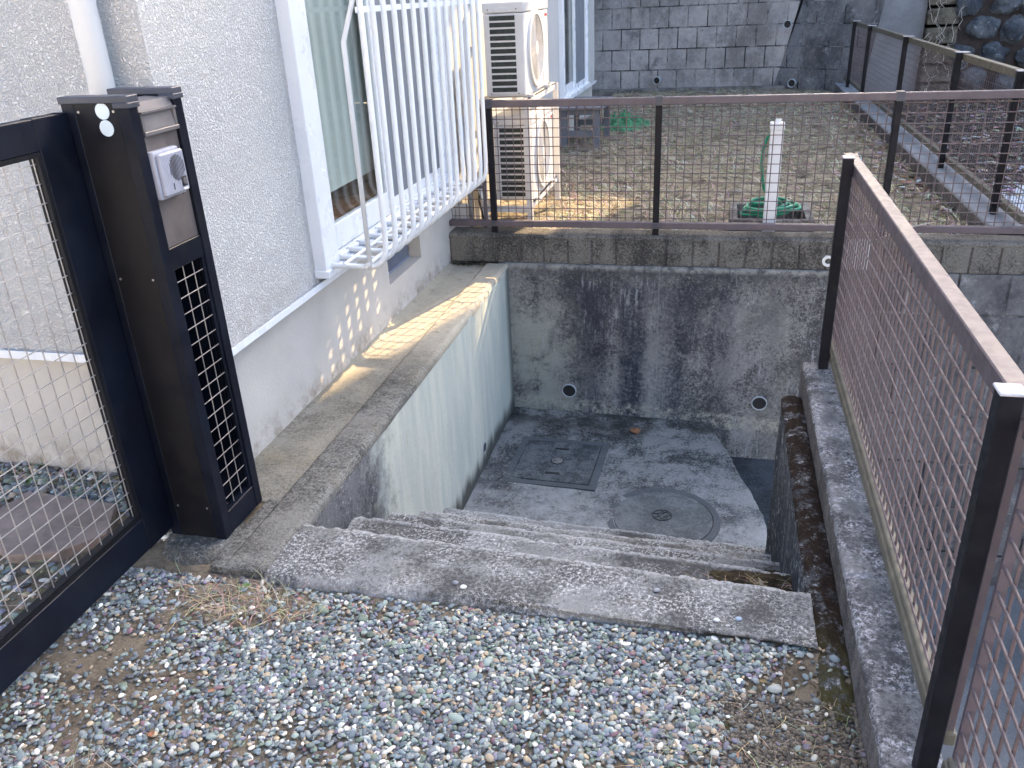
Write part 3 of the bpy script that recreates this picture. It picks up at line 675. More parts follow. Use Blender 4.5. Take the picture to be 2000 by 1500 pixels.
MB().box(-1.700,-1.526,2.040,2.205,.982,1.36).build('mailbox', MAT['inox'], mp, bevel=.002)
fp = MB().box(-1.526,-1.522,2.042,2.203,.981,1.302).build('front_panel', MAT['inox'], mp)
b = MB(); b.hexa([(-1.60,2.043,1.361),(-1.518,2.043,1.357),(-1.518,2.202,1.357),(-1.60,2.202,1.361),(-1.60,2.043,1.384),(-1.526,2.043,1.380),(-1.526,2.202,1.380),(-1.60,2.202,1.384)]); b.box(-1.53,-1.506,2.043,2.202,1.351,1.3565)
b.build('hood', MAT['inox_light'], mp)
b = MB(); b.box(-1.522,-1.511,2.043,2.052,1.304,1.350); b.box(-1.522,-1.511,2.190,2.202,1.304,1.350); b.box(-1.522,-1.508,2.043,2.202,1.293,1.304); b.build('slot_frame', MAT['inox_light'], mp, bevel=.001)
b = MB(); b.hexa([(-1.522,2.053,1.305),(-1.511,2.053,1.305),(-1.511,2.189,1.305),(-1.522,2.189,1.305),(-1.522,2.053,1.350),(-1.519,2.053,1.350),(-1.519,2.189,1.350),(-1.522,2.189,1.350)]); b.build('letter_flap', MAT['inox_light'], mp)
b = MB()
for z in np.arange(.125,.91,.05): b.tube([(-1.524,2.050,z),(-1.524,2.195,z)], .0017, 6)
for y in (2.055,2.105,2.155): b.tube([(-1.529,y,.085),(-1.529,y,.915)], .0017, 6)
b.build('mesh_window', MAT['steel'], mp)
for z in (1.366,1.3225):
    MB().disc((-1.5935 if z>1.34 else -1.592,2.002,z),(0,-1,0),.0212,.0012,36).build('sticker', MAT['sticker'], mp)
b = MB()
for x in (-1.668,-1.560):
    for z in (1.365,.90,.12): b.disc((x,2.0022,z),(0,-1,0),.0035,.002,12)
build_each(b, 'screw', MAT['steel'], mp)
# intercom
ic = MB().box(-1.522,-1.500,2.0415,2.160,1.1200,1.2520).build('intercom', MAT['grey_plastic'], mp, bevel=.005)
b = MB(); b.box(-1.5015,-1.486,2.0500,2.1600,1.1280,1.2440); b.build('faceplate', MAT['grey_plastic'], ic, bevel=.004)
b = MB()
for i in range(15):
    y = 2.0560+i*.0068
    if y > 2.1560: break
    b.box(-1.4862,-1.4848,y,y+.0035,1.1340,1.2380)
b.build('rib', MAT['grey_plastic'], ic)
b = MB()
for i in range(11):
    y = 2.0840+i*.0062; h = math.sqrt(max(0,1-((i-5)/5.6)**2))*.036; b.box(-1.4852,-1.4838,y,y+.0026,1.1980-h,1.1980+h)
b.build('speaker_slots', MAT['slot_grey'], ic)
MB().box(-1.4862,-1.4835,2.1250,2.1500,1.1420,1.1700).build('button_plate', MAT['dark'], ic, bevel=.001)
MB().disc((-1.4838,2.1380,1.1570),(1,0,0),.0095,.003,24).build('button', MAT['inox_light'], ic)
MB().box(-1.4862,-1.4838,2.1290,2.1480,1.1330,1.1385).build('name_tag', MAT['white'], ic)
b = MB(); b.disc((-1.4838,2.1180,1.1240),(1,0,0),.0025,.001,10); b.box(-1.4852,-1.4838,2.0850,2.0880,1.1420,1.1600); build_each(b, 'mark', MAT['dark'], ic)
ft = thing('post_footing', 'small worn mortar footing under the navy gate column', 'footing', (-1.6,1.95,0))
P = []
for a in np.linspace(0,2*math.pi,49):
    P.append([(-1.615+r*math.cos(a)*(.135+.012*nz(math.cos(a),math.sin(a),0,3)), 2.03+r*math.sin(a)*(.16+.014*nz(math.cos(a),math.sin(a),4,3)), .003-.03*max(0,r-.8)/.2+.003*nz(math.cos(a)*r,math.sin(a)*r,2,5)) for r in (.01,.3,.6,.8,.92,1.)])
grid_obj('mortar', np.array(P), MAT['ledge'], ft)

# ================================================================ GATE LEAF
gt = thing('gate', 'open dark navy metal gate leaf with stainless wire mesh hinged at the mailbox column', 'gate', (-1.722,1.97,0))
G = MAT['navy']; b = MB()
b.box(-1.742,-1.702,1.872,1.997,.035,1.366).build('stile', G, gt, bevel=.002)
MB().box(-1.742,-1.702,.90,1.00,.035,1.366).build('stile', G, gt, bevel=.002)
MB().box(-1.741,-1.703,1.0,1.872,1.285,1.365).build('rail', G, gt, bevel=.002)
MB().box(-1.741,-1.703,1.0,1.872,.036,.150).build('rail', G, gt, bevel=.002)
b = MB(); b.box(-1.732,-1.7035,1.0,1.858,1.272,1.2845); b.box(-1.736,-1.7055,1.0,1.872,.1505,.160); b.box(-1.734,-1.708,1.0,1.872,.160,.168); b.box(-1.734,-1.7045,1.858,1.8715,.168,1.2845); b.build('glazing_bead', MAT['navy_panel'], gt)
b = MB()
for z in np.arange(.205,1.27,.05): b.tube([(-1.7155,1.0,z),(-1.7155,1.868,z)], .0017, 6)
for y in np.arange(1.855,1.0,-.05): b.tube([(-1.720,y,.160),(-1.720,y,1.28)], .0017, 6)
b.build('mesh_infill', MAT['steel'], gt)
b = MB(); b.tube([(-1.722,1.982,1.30),(-1.722,1.982,1.355)],.007,10); b.tube([(-1.722,1.982,.06),(-1.722,1.982,.12)],.007,10); b.box(-1.735,-1.709,1.965,1.999,1.357,1.366); build_each(b, 'hinge', MAT['navy_cap'], gt)

# ================================================================ MESH FENCES
def mesh_y(b, X, y0, y1, z0, z1, sv, sh, r, side=1):   # panel in plane X
    for y in np.arange(y0+sv*.4, y1, sv): b.tube([(X,y,z0),(X,y,z1)], r, 6, False)
    for z in np.arange(z0+sh*.35, z1, sh): b.tube([(X-side*2*r*.95,y0,z),(X-side*2*r*.95,y1,z)], r, 6, False)
nf = thing('mesh_fence', 'near brown mesh fence with dark posts standing on the rough block wall at the right', 'fence', (.5,2.4,.1))
for y in (3.45,1.375):
    MB().box(.468,.506,y-.019,y+.019,.08,.976).build('post', MAT['post'], nf, bevel=.003)
    MB().box(.465,.509,y-.022,y+.022,.976,.982).build('post_cap', MAT['cap_white'], nf, bevel=.002)
for (a,c) in ((1.420,3.63),(-.4,1.352)):
    MB().box(.509,.552,a,c,.905,.950).build('top_rail', MAT['brown'], nf, bevel=.003)
    b = MB(); b.box(.509,.552,a,c,.135,.170); b.box(.517,.545,a,c,.170,.180); b.build('bottom_rail', MAT['olive_rail'], nf, bevel=.003)
    b = MB(); b.box(.525,.543,a,a+.010,.180,.905); b.box(.525,.543,c-.010,c,.180,.905); build_each(b, 'end_stile', MAT['brown'], nf)
    b = MB(); mesh_y(b, .534, a+.01, c-.01, .176, .91, .0505, .0575, .0035); b.build('mesh_infill', MAT['wire_brown'], nf, smooth=True)
b = MB(); b.prism([(.50,3.63),(.552,3.63),(.552,3.70),(.535,3.68),(.526,3.71),(.515,3.68),(.50,3.70)], .948, .952); b.build('torn_cover', MAT['brown'], nf)
# cross fence F1
f1 = thing('mesh_fence', 'brown mesh fence standing on the block course along the back of the pit', 'fence', (0,5.25,.18))
MB().box(-1.435,3.2,5.195,5.243,.970,1.012).build('top_rail', MAT['brown'], f1, bevel=.003)
MB().box(-1.698,3.2,5.195,5.243,.228,.266).build('bottom_rail', MAT['brown'], f1, bevel=.003)
for x in (-1.395,-.352,.965,2.2):
    MB().box(x-.019,x+.019,5.204,5.239,.17,.972).build('post', MAT['post'], f1, bevel=.003)
    b = MB(); b.box(x-.022,x+.022,5.192,5.246,1.0125,1.018); b.box(x-.021,x+.021,5.1925,5.196,.967,1.0125); b.box(x-.018,x+.018,5.1915,5.195,.236,.262); build_each(b, 'post_clip', MAT['navy_cap'], f1)
b = MB()
for x in np.arange(-1.455,3.1,.0505): b.tube([(x,5.2475,.25),(x,5.2475,.985)], .0031, 6, False)
for z in np.arange(.285,.97,.0555): b.tube([(-1.45,5.2425,z),(3.15,5.2425,z)], .0031, 6, False)
for x in np.arange(-1.69,-1.47,.0505): b.tube([(x,5.2475,.25),(x,5.2475,.48)], .0027, 6, False)
for z in np.arange(.285,.47,.0555): b.tube([(-1.69,5.2425,z),(-1.45,5.2425,z)], .0027, 6, False)
b.build('mesh_infill', MAT['wire_brown'], f1, smooth=True)
b = MB(); b.box(-1.465,-1.445,5.225,5.245,.266,.970); b.box(-1.690,-1.4655,5.228,5.243,.468,.484); build_each(b, 'end_stile', MAT['brown'], f1)
b = MB(); b.tube([(.93,5.18,.185),(1.05,5.19,.235),(1.16,5.19,.275),(1.22,5.21,.285)], .003, 5); b.build('dry_twig', MAT['rust'], f1)
# yard side fence F2 on its kerb
f2 = thing('mesh_fence', 'weathered brown mesh fence along the right edge of the yard', 'fence', (1.73,9,.2))
for y in (5.80,7.30,9.42,11.75,13.15):
    MB().box(1.70,1.742,y-.022,y+.022,.15,1.05).build('post', MAT['post'], f2, bevel=.003)
    MB().box(1.695,1.79,y-.028,y+.028,1.052,1.058).build('post_cap', MAT['cap_white'], f2)
MB().box(1.744,1.79,4.9,13.75,.995,1.045).build('top_rail', MAT['olive_rail'], f2, bevel=.003)
b = MB(); b.box(1.744,1.79,5.36,13.75,.245,.290); b.build('bottom_rail', MAT['olive_rail'], f2, bevel=.003)
b = MB(); mesh_y(b, 1.768, 5.36, 13.7, .285, 1.0, .0505, .0555, .0017); b.build('mesh_infill', MAT['wire_brown'], f2, smooth=True)
k2 = thing('kerb_wall', 'low concrete kerb wall under the weathered fence at the right edge of the yard', 'wall', (1.73,9,-.5))
P = []
for y in np.linspace(5.36,13.9,300):
    j = .006*nz(y,0,0,6,4); P.append([(1.632,y,-.6),(1.630,y,.0),(1.630+j,y,.180),(1.636+j,y,.196),(1.65,y,.2)]+[(x,y,.2+.004*nz(x,y,0,25,3)) for x in np.linspace(1.67,1.84,8)]+[(1.855,y,.19),(1.858,y,.15),(1.858,y,-1.0)])
o = grid_obj('wall', np.array(P), MAT['kerb_side'], k2); o.data.materials.append(MAT['greywall'])
for p in o.data.polygons:
    if sum(o.data.vertices[i].co.z for i in p.vertices)/len(p.vertices)-.5 > .17: p.material_index = 1

# ================================================================ AIR CONDITIONERS
def ac_unit(loc, z0, label):
    t = thing('air_conditioner', label, 'air conditioner', (loc[0], loc[1], z0), 'outdoor air conditioner units stacked on the white stand')
    x0,x1,y0,y1 = loc[0]-.129, loc[0]+.129, loc[1], loc[1]+.78; h = .55
    MB().box(x0,x1,y0,y1,z0,z0+h-.062).build('casing', MAT['ac'], t, bevel=.008)
    MB().box(x0-.004,x1+.004,y0-.004,y1+.004,z0+h-.060,z0+h).build('lid', MAT['ac'], t, bevel=.010)
    b = MB(); b.box(x0+.02,x0+.255,y0-.006,y0+.003,z0+.012,z0+h-.07)
    b.build('side_grille', MAT['ac'], t, bevel=.003)
    n = 12; zt = z0+.482; zb = z0+.024; p = (zt-zb)/n; b = MB()
    for i in range(n): b.box(x0+.042,x0+.205,y0-.0085,y0-.0055,zb+i*p+.004,zb+(i+1)*p-.007)
    b.build('air_slot', MAT['slot'], t, bevel=.0014)
    b = MB(); b.prism([(x0+.07,y0-.0085),(x0+.17,y0-.0085),(x0+.17,y0+.0),(x0+.07,y0+.0)], z0+.492, z0+.520); b.build('grip', MAT['ac'], t, bevel=.004)
    b = MB()
    for px in (x0+.035,x0+.215):
        for pz in (z0+.018,z0+.51): b.disc((px,y0-.0075,pz),(0,-1,0),.004,.002,10)
    build_each(b, 'screw', MAT['dark'], t)
    # front fan face
    cy_ = y0+.335; cz = z0+.262; b = MB()
    b.ring((x1,cy_,cz),(1,0,0),.205,.235,-.01,.016,56); build_each(b, 'fan_ring', MAT['ac'], t, bevel=.002, smooth=False)
    MB().disc((x1,cy_,cz),(1,0,0),.205,.002,56).build('fan_recess', MAT['slot'], t)
    b = MB()
    for r in np.arange(.03,.204,.011): b.ring((x1,cy_,cz),(1,0,0),r-.0015,r+.0015,.008,.012,44)
    for a in np.linspace(0,2*math.pi,24,endpoint=False): b.tube([(x1+.010,cy_+.03*math.cos(a),cz+.03*math.sin(a)),(x1+.010,cy_+.206*math.cos(a+.25),cz+.206*math.sin(a+.25))], .0016, 5)
    b.disc((x1,cy_,cz),(1,0,0),.045,.014,32)
    b.build('fan_guard', MAT['ac'], t)
    b = MB(); b.box(x1-.002,x1+.003,cy_+.25,y1-.02,z0+.03,z0+h-.075); b.build('front_panel', MAT['ac'], t, bevel=.002)
    b = MB()
    for i,wd in enumerate((.009,.007,.009,.008,.009,.007,.009)):
        y = y0+.66+i*.0125
        b.box(x1+.0031,x1+.0045,y,y+.003,z0+.448,z0+.464); b.box(x1+.0031,x1+.0045,y+.003,y+wd,z0+(.461 if i%2 else .448),z0+(.464 if i%2 else .451))
    b.build('brand_lettering', MAT['red'], t)
    b = MB()
    for yy in (y0+.09,y1-.12): b.box(x0-.01,x1+.03,yy,yy+.05,z0-.018,z0); 
    build_each(b, 'foot', MAT['ac'], t)
    b = MB()
    for yy in (y0+.115,y1-.095): b.disc((x1+.018,yy,z0),(0,0,1),.007,.014,8)
    build_each(b, 'bolt', MAT['steel'], t)
    return t
ac_unit((-1.339,5.47), 1.005, 'white air conditioner unit on the top shelf of the stand by the house wall')
ac_unit((-1.325,5.53), .325, 'white air conditioner unit on the lower shelf behind the cross fence mesh')
sd_ = thing('conditioner_stand', 'white steel stand holding the two air conditioners', 'stand', (-1.36,5.9,.15))
for y in (5.44,6.46):
    for x in (-1.205,-1.52):
        b = MB(); b.box(x-.018,x+.018,y-.003,y+.003,.12,.985); b.box(x+.012,x+.018,y,y+.032,.12,.985); build_each(b, 'leg', MAT['ac'], sd_)
for z in (.265,.945):
    b = MB(); b.box(-1.210,-1.204,5.44,6.50,z,z+.042); b.box(-1.236,-1.204,5.44,6.50,z+.036,z+.042); b.box(-1.536,-1.530,5.44,6.50,z,z+.042)
    b.box(-1.54,-1.20,5.432,5.437,z,z+.045); b.box(-1.54,-1.20,6.50,6.505,z,z+.045); build_each(b, 'shelf_rail', MAT['ac'], sd_)
b = MB()
for z in (.28,.96,.35,.90):
    for y in (5.45,6.47): b.disc((-1.197,y+.01,z),(1,0,0),.006,.006,8)
build_each(b, 'bolt', MAT['steel'], sd_)
dp = thing('refrigerant_pipes', 'wrapped pipes and white conduits dropping down the wall beside the air conditioners', 'pipes', (-1.63,5.45,.1))
b = MB(); b.tube([(-1.56,5.50,1.30),(-1.60,5.46,1.20),(-1.63,5.40,1.10),(-1.64,5.40,1.02),(-1.60,5.42,.6),(-1.62,5.45,.14)], .022, 10)
b.build('wrapped_pipe', MAT['rust'], dp, smooth=True)
MB().tube([(-1.57,5.38,1.05),(-1.575,5.38,.6),(-1.50,5.37,.33),(-1.45,5.36,.15)], .011, 8).build('conduit', MAT['pvc'], dp, smooth=True)
MB().tube([(-1.62,5.37,.9),(-1.60,5.36,.55),(-1.585,5.36,.15)], .009, 8).build('conduit', MAT['greypipe'], dp, smooth=True)
MB().tube([(-1.52,5.40,.6),(-1.54,5.39,.35),(-1.50,5.40,.13)], .007, 8).build('cable', MAT['black_cable'], dp, smooth=True)
MB().box(-1.698,-1.62,5.345,5.41,.10,.33).build('pipe_cover', MAT['ac'], dp, bevel=.004)

# ================================================================ YARD THINGS
bn = thing('bench', 'low grey slatted bench under the far window', 'bench', (-1.42,9.4,.08))
for i in range(5): MB().box(-1.63+i*.092,-1.63+i*.092+.086,8.95,9.95,.475,.50).build('slat', MAT['bench'], bn, bevel=.003)
for x in (-1.585,-1.24):
    for y in (9.0,9.84): MB().box(x-.04,x+.02,y,y+.05,.07,.474).build('leg', MAT['bench'], bn)
b = MB(); b.box(-1.565,-1.28,9.01,9.04,.20,.26); b.box(-1.565,-1.28,9.85,9.88,.20,.26); b.box(-1.60,-1.22,9.01,9.05,.42,.4745); b.box(-1.60,-1.22,9.85,9.89,.42,.4745); build_each(b, 'stretcher', MAT['bench'], bn)
b = MB(); P = []
for i,a in enumerate(np.linspace(0,2*math.pi,60)):
    P.append([(-1.16+r*.34*math.cos(a), 10.62+r*.50*math.sin(a)*(1+.25*nz(math.cos(a),math.sin(a),7,2)), (.07+.09*(1-r**2)*(1+.9*nz(math.cos(a)*r,math.sin(a)*r,0,4))+.07*abs(nz(math.cos(a)*r,math.sin(a)*r,2,7)))) for r in np.linspace(.01,1,24)])
o = grid_obj('garden_net', np.array(P), MAT['net']); tag(o, 'crumpled green garden net lying on the ground beside the bench', 'net')
fp_ = thing('standpipe', 'square white water standpipe behind the cross fence', 'standpipe', (.345,5.42,.1))
MB().box(.302,.378,5.386,5.452,.06,.790).build('column', MAT['white'], fp_, bevel=.004)
MB().box(.298,.382,5.382,5.456,.790,.832).build('cap', MAT['white'], fp_, bevel=.005)
b = MB(); b.ring((.342,5.42,.832),(0,0,1),.008,.016,0,.012,20); b.box(.320,.364,5.415,5.425,.844,.850); b.build('tap_handle', MAT['white'], fp_)
bs = thing('sink_basin', 'low concrete drain basin under the green hose coil', 'basin', (.36,5.7,.08))
b = MB(); b.box(.10,.62,5.46,5.51,.02,.225); b.box(.10,.62,5.90,5.95,.02,.225); b.box(.10,.15,5.5101,5.8999,.02,.224); b.box(.57,.62,5.5101,5.8999,.02,.224); b.build('wall', MAT['basin'], bs, bevel=.006)
MB().box(.15,.57,5.51,5.90,.02,.10).build('bottom', MAT['basin'], bs)
hp = []
for i in range(150):
    t = i/149; a = t*2*math.pi*4.6; r = .118+.035*math.sin(a*.37+1)+.014*math.sin(a*2.3)
    hp.append((.36+r*1.2*math.cos(a)+.03*math.sin(a*.21), 5.66+r*.8*math.sin(a), .235+.05*t+.03*math.sin(a*.5)+.02*math.cos(a-.5)))
up_ = [(.42,5.62,.30),(.38,5.56,.34),(.33,5.50,.36),(.295,5.47,.42),(.275,5.46,.52),(.268,5.455,.60),(.272,5.45,.68),(.29,5.44,.74),(.306,5.43,.76)]
o = MB().tube(hp + up_, .0095, 8).build('garden_hose', MAT['hose'], smooth=True); tag(o, 'green garden hose coiled on the basin and looped up the white standpipe', 'hose')
vl = thing('louvred_cover', 'white slatted cover box on the lower ground beyond the weathered fence', 'cover', (2.6,9,-.5))
b = MB(); b.box(2.30,3.0,8.1,8.16,-.7,-.36); b.box(2.30,3.0,9.7,9.76,-.7,-.36); b.box(2.30,2.36,8.16,9.7,-.7,-.36); b.box(2.94,3.0,8.16,9.7,-.7,-.36); b.build('box', MAT['pvc'], vl, bevel=.004)
b = MB()
for y in np.arange(8.2,9.68,.075): b.box(2.3605,2.9395,y,y+.045,-.40,-.375)
b.build('slats', MAT['white'], vl)
b = MB(); b.box(1.9,2.25,5.7,8.6,-.62,-.40); b.build('side_kerb', MAT['greywall'], vl)

# ================================================================ FAR WALLS
fwz = 4.6
far = thing('retaining_wall', 'high grey concrete block retaining wall at the end of the yard', 'retaining wall', (-.5,14.6,0))
MB().hexa([(-9,14.72,-.4),(.72,14.52,-.4),(.72,14.9,-.4),(-9,14.9,-.4),(-9,14.72,fwz),(1.80,14.62,fwz),(1.80,14.95,fwz),(-9,14.95,fwz)]).build('block_face', MAT['farwall'], far)
MB().hexa([(.66,14.52,-.4),(1.90,13.48,-.4),(2.0,14.9,-.4),(.72,14.9,-.4),(2.05,14.60,fwz),(2.6,13.75,fwz),(2.6,14.9,fwz),(1.85,14.95,fwz)]).build('wing_face', MAT['farwing'], far)
for (px,py,pz) in ((-1.02,14.535,.22),(.92,14.26,1.00),(1.05,14.17,.17)):
    MB().ring((px,py,pz),(-.25,-1,0),.052,.062,-.03,.06,28).build('drain_pipe', MAT['greypipe'], far, smooth=False); MB().disc((px,py,pz),(-.25,-1,0),.052,.01,24).build('pipe_mouth', MAT['dark'], far)
dc = MB().box(-4,.95,14.18,14.32,-.05,.125).build('drain_channel', MAT['basin'], bevel=.008); tag(dc, 'pale concrete drain kerb along the foot of the far block wall', 'kerb')
gw = MB().box(2.0,2.98,15.0,15.3,-1,4.4).build('plain_wall', MAT['greywall'], bevel=.01); tag(gw, 'smooth plain grey concrete wall beside the overgrown stone steps', 'wall')
ov = thing('overgrown_steps', 'narrow stack of old stone steps covered in dry vines', 'steps', (3.2,14.9,-1))
b = MB()
for i in range(16):
    z = -1+i*.27; y = 14.6+i*.035; b.hexa([(2.98,y,z),(3.42,y,z),(3.42,15.5,z),(2.98,15.5,z),(2.98,y+.03,z+.22),(3.42,y+.02,z+.24),(3.42,15.5,z+.24),(2.98,15.5,z+.22)])
b.build('stone', MAT['oldstone'], ov, bevel=.02)
b = MB()
for i in range(60):
    x = random.uniform(2.95,3.5); z = random.uniform(-.9,3.0); y = 14.55+(z+1)*.13; pts = [(x,y,z)]
    for j in range(5): x += random.uniform(-.07,.07); z -= random.uniform(.0,.12); pts.append((x,y-random.uniform(0,.08),z))
    b.tube(pts, .004, 4, False)
b.build('dry_vine', MAT['rust'], ov)
rb = thing('stone_wall', 'rubble stone wall of rounded grey boulders with dark joints at the upper right', 'wall', (5,14.8,-1))
MB().hexa([(3.42,14.72,-1.2),(9,14.0,-1.2),(9,15.5,-1.2),(3.42,15.5,-1.2),(3.42,15.1,4.2),(9,14.5,4.2),(9,15.5,4.2),(3.42,15.5,4.2)]).build('backing', MAT['mortar'], rb)
def stone(b, c, sx, sy, sz, seed):
    bm = bmesh.new(); bmesh.ops.create_icosphere(bm, subdivisions=3, radius=1)
    vs = []
    for v in bm.verts:
        k_ = 1+.30*nz(v.co.x+seed,v.co.y,v.co.z,1.2,6); q = v.co*k_
        vs.append((c[0]+q.x*sx, c[1]+q.y*sy, c[2]+q.z*sz))
    b.add(vs, [[v.index for v in f.verts] for f in bm.faces]); bm.free()
b = MB(); sd0 = 0
for r in range(13):
    for c_ in range(13):
        x = 3.55+c_*.43+(r%2)*.21+random.uniform(-.05,.05); z = -1+r*.36+random.uniform(-.04,.04); sd0 += 1
        y = 14.72+(3.42-x)*.129+(z+1.2)*.08
        stone(b, (x,y,z), random.uniform(.17,.235), .13, random.uniform(.15,.20), sd0*3.1)
b.build('boulders', MAT['stone'], rb, smooth=False)
# terrace behind the walls and the unseen houses added on it to shade the yard
hl = MB().box(-30,30,15.5,45,-1,4.45).build('hill_terrace', MAT['litter']); tag(hl, kind='structure')
def shade_house(label, x0, x1, y0, y1, z1, rz, hip=.5):
    t = thing('added_house', label, 'house', ((x0+x1)/2,(y0+y1)/2,4.45))
    MB().box(x0,x1,y0,y1,4.45,z1).build('wall', MAT['render'], t)
    ym = (y0+y1)/2; MB().prismx([(y0-hip,z1),(y1+hip,z1),(ym,rz)], x0-.12, x1+.3).build('roof', MAT['roof'], t)
    for i in range(3):
        x = x0+.8+i*(x1-x0-1.6)/2.6; o = MB().box(x,x+1.1,y0-.03,y0+.02,5.6,7.0).build('window', MAT['sash'], t); MB().box(x+.07,x+1.03,y0-.04,y0-.031,5.67,6.93).build('pane', MAT['screen'], o)
    return t
SLOTX0, SLOTX1 = .9, 2.42
shade_house('unseen cream house added on the terrace for shade, right of the gap', 3.60, 17, 16, 20, 10.6, 12.3)  # added out of view; its left side bounds the sunbeam
nh2 = shade_house('unseen cream house added on the terrace for shade, left of the gap', -12, SLOTX0, 16, 22, 10.0, 12.0)  # added out of view to shade the ground left of the beam
MB().box(SLOTX0,4.6,15.97,16.9,8.16,11.6).build('shade_block', MAT['render'], nh2)  # box added across the gap to cut the sunbeam from above
gwl = MB().box(SLOTX0+.32,4.3,16.02,16.2,4.45,5.6).build('shade_wall', MAT['render']); tag(gwl, 'unseen plain wall added to block low sun between the two shading houses', 'wall')  # added out of view to stop low sun coming through the gap

# ================================================================ STUFF: pebbles, straw, leaves
def ico(sub):
    bm = bmesh.new(); bmesh.ops.create_icosphere(bm, subdivisions=sub, radius=1)
    v = np.array([q.co[:] for q in bm.verts]); f = np.array([[q.index for q in t.verts] for t in bm.faces]); bm.free(); return v, f
def scatter_pebbles(name, pts, sizes, cols, label, sub=2):
    V, F = ico(sub); n = len(pts); shapes = []
    for i in range(14):
        d = np.array([1+(.20 if sub > 1 else .5)*nz(v[0]+i*5.3,v[1],v[2],.9 if sub > 1 else 2,2) for v in V]); s = V*d[:,None]
        s = np.sign(s)*np.abs(s)**1.0; shapes.append(s)
    shapes = np.array(shapes); idx = RNG.integers(0,14,n)
    S = shapes[idx] * sizes[:,None,:]
    a = RNG.uniform(0,2*np.pi,n); t = RNG.normal(0,.28,n)
    ct,st_ = np.cos(t)[:,None],np.sin(t)[:,None]; x,y,z = S[:,:,0],S[:,:,1],S[:,:,2]
    y,z = y*ct-z*st_, y*st_+z*ct; t2 = RNG.normal(0,.28,n); ct,st_ = np.cos(t2)[:,None],np.sin(t2)[:,None]; x,z = x*ct-z*st_, x*st_+z*ct
    ca,sa = np.cos(a)[:,None],np.sin(a)[:,None]; x,y = x*ca-y*sa, x*sa+y*ca
    P = np.stack([x,y,z],-1)+pts[:,None,:]
    nv = V.shape[0]; Fa = (F[None]+np.arange(n)[:,None,None]*nv).reshape(-1,3)
    me = bpy.data.meshes.new(name); me.vertices.add(n*nv); me.vertices.foreach_set('co', P.reshape(-1)); me.loops.add(Fa.size); me.polygons.add(len(Fa))
    me.loops.foreach_set('vertex_index', Fa.reshape(-1).astype(np.int32)); me.polygons.foreach_set('loop_start', np.arange(0,Fa.size,3,dtype=np.int32))
    me.polygons.foreach_set('loop_total', np.full(len(Fa),3,dtype=np.int32)); me.polygons.foreach_set('use_smooth', np.ones(len(Fa),bool)); me.update(); me.validate()
    at = me.color_attributes.new('tone','FLOAT_COLOR','POINT'); C4 = np.ones((n,nv,4)); C4[:,:,:3] = cols[:,None,:]; at.data.foreach_set('color', C4.reshape(-1))
    me.materials.append(MAT['pebble']); o = bpy.data.objects.new(name, me); COL.objects.link(o); return tag(o, label, 'gravel', kind='stuff')
PAL = np.array([(.16,.20,.23),(.10,.125,.15),(.20,.26,.25),(.28,.32,.32),(.12,.17,.14),(.40,.42,.40),(.17,.17,.24),(.24,.20,.16),(.07,.08,.10),(.15,.09,.11),(.62,.62,.58),(.33,.28,.20),(.14,.19,.22),(.72,.72,.69)])
PW = np.array([14,12,13,10,9,7,8,7,8,3,4,5,12,1.]); PW /= PW.sum()
def peb_field(n, x0, x1, y0, y1, keep, size=(.0055,.0018)):
    X = RNG.uniform(x0,x1,n); Y = RNG.uniform(y0,y1,n); m = np.array([keep(a,b) > RNG.random() for a,b in zip(X,Y)]); X,Y = X[m],Y[m]; n = len(X)
    s = np.clip(RNG.normal(size[0],size[1],n), .0036, .019); big = RNG.random(n) < .010; s[big] *= 1.7
    sizes = np.stack([s*RNG.uniform(1.0,1.65,n), s*RNG.uniform(.75,1.1,n), s*RNG.uniform(.35,.68,n)],-1)
    Z = np.array([gz(a,b) for a,b in zip(X,Y)]) + sizes[:,2]*.45 + RNG.uniform(-.003,.006,n)
    cols = PAL[RNG.choice(len(PAL), n, p=PW)]*RNG.uniform(.65,1.35,(n,1))*np.array([1.06,1.0,.93])
    return np.stack([X,Y,Z],-1), sizes, cols
def keep_main(x, y):
    if x > .405 or y > 1.835+.0*x: return 0
    k_ = 1.
    d = x*1.0 + (1.30-y)*.60 + .06 + .16*nz(x,y,0,3.2,4)          # soil area lower right
    if d > .0: k_ *= max(.10, 1-d/.13)
    e = ((x+1.32)/.24)**2 + ((y-1.74)/.10)**2 + .5*nz(x,y,5,5,4)    # straw patch by the ledge corner
    if e < 1: k_ *= .22
    e = ((x+1.25)/.30)**2 + ((y-1.02)/.14)**2 + .5*nz(x,y,8,5,4)
    if e < 1: k_ *= .3
    if nz(x,y,11,2.6,3) > .18: k_ *= .45
    if x < -1.35 and y < 1.55 and nz(x,y,21,4,3) > -.1: k_ *= .4
    if x < -1.25+.1*nz(x,y,2,6,3) and 1.40 < y < 1.80: k_ *= .5
    return k_
a1 = peb_field(40000, -1.84, .41, .92, 1.845, keep_main)
scatter_pebbles('gravel', *a1, 'grey, blue and white rounded pebbles covering the ground in front of the steps')
def keep_left(x, y):
    if x > -1.78 and y < 1.98: return 0
    if ((x+2.2)/.33)**2+((y-1.98)/.17)**2 < 1: return 0
    band = math.exp(-((y-2.18+.1*(x+2.0))/.12)**2)
    return min(1, (.95*band if x > -2.6 else .25) + .35*max(0,(1.85-y))*2 + .10)
a2 = peb_field(13000, -3.0, -1.74, 1.05, 2.37, keep_left, (.0088,.003))
scatter_pebbles('gravel', *a2, 'larger loose pebbles on the ground behind the open gate')
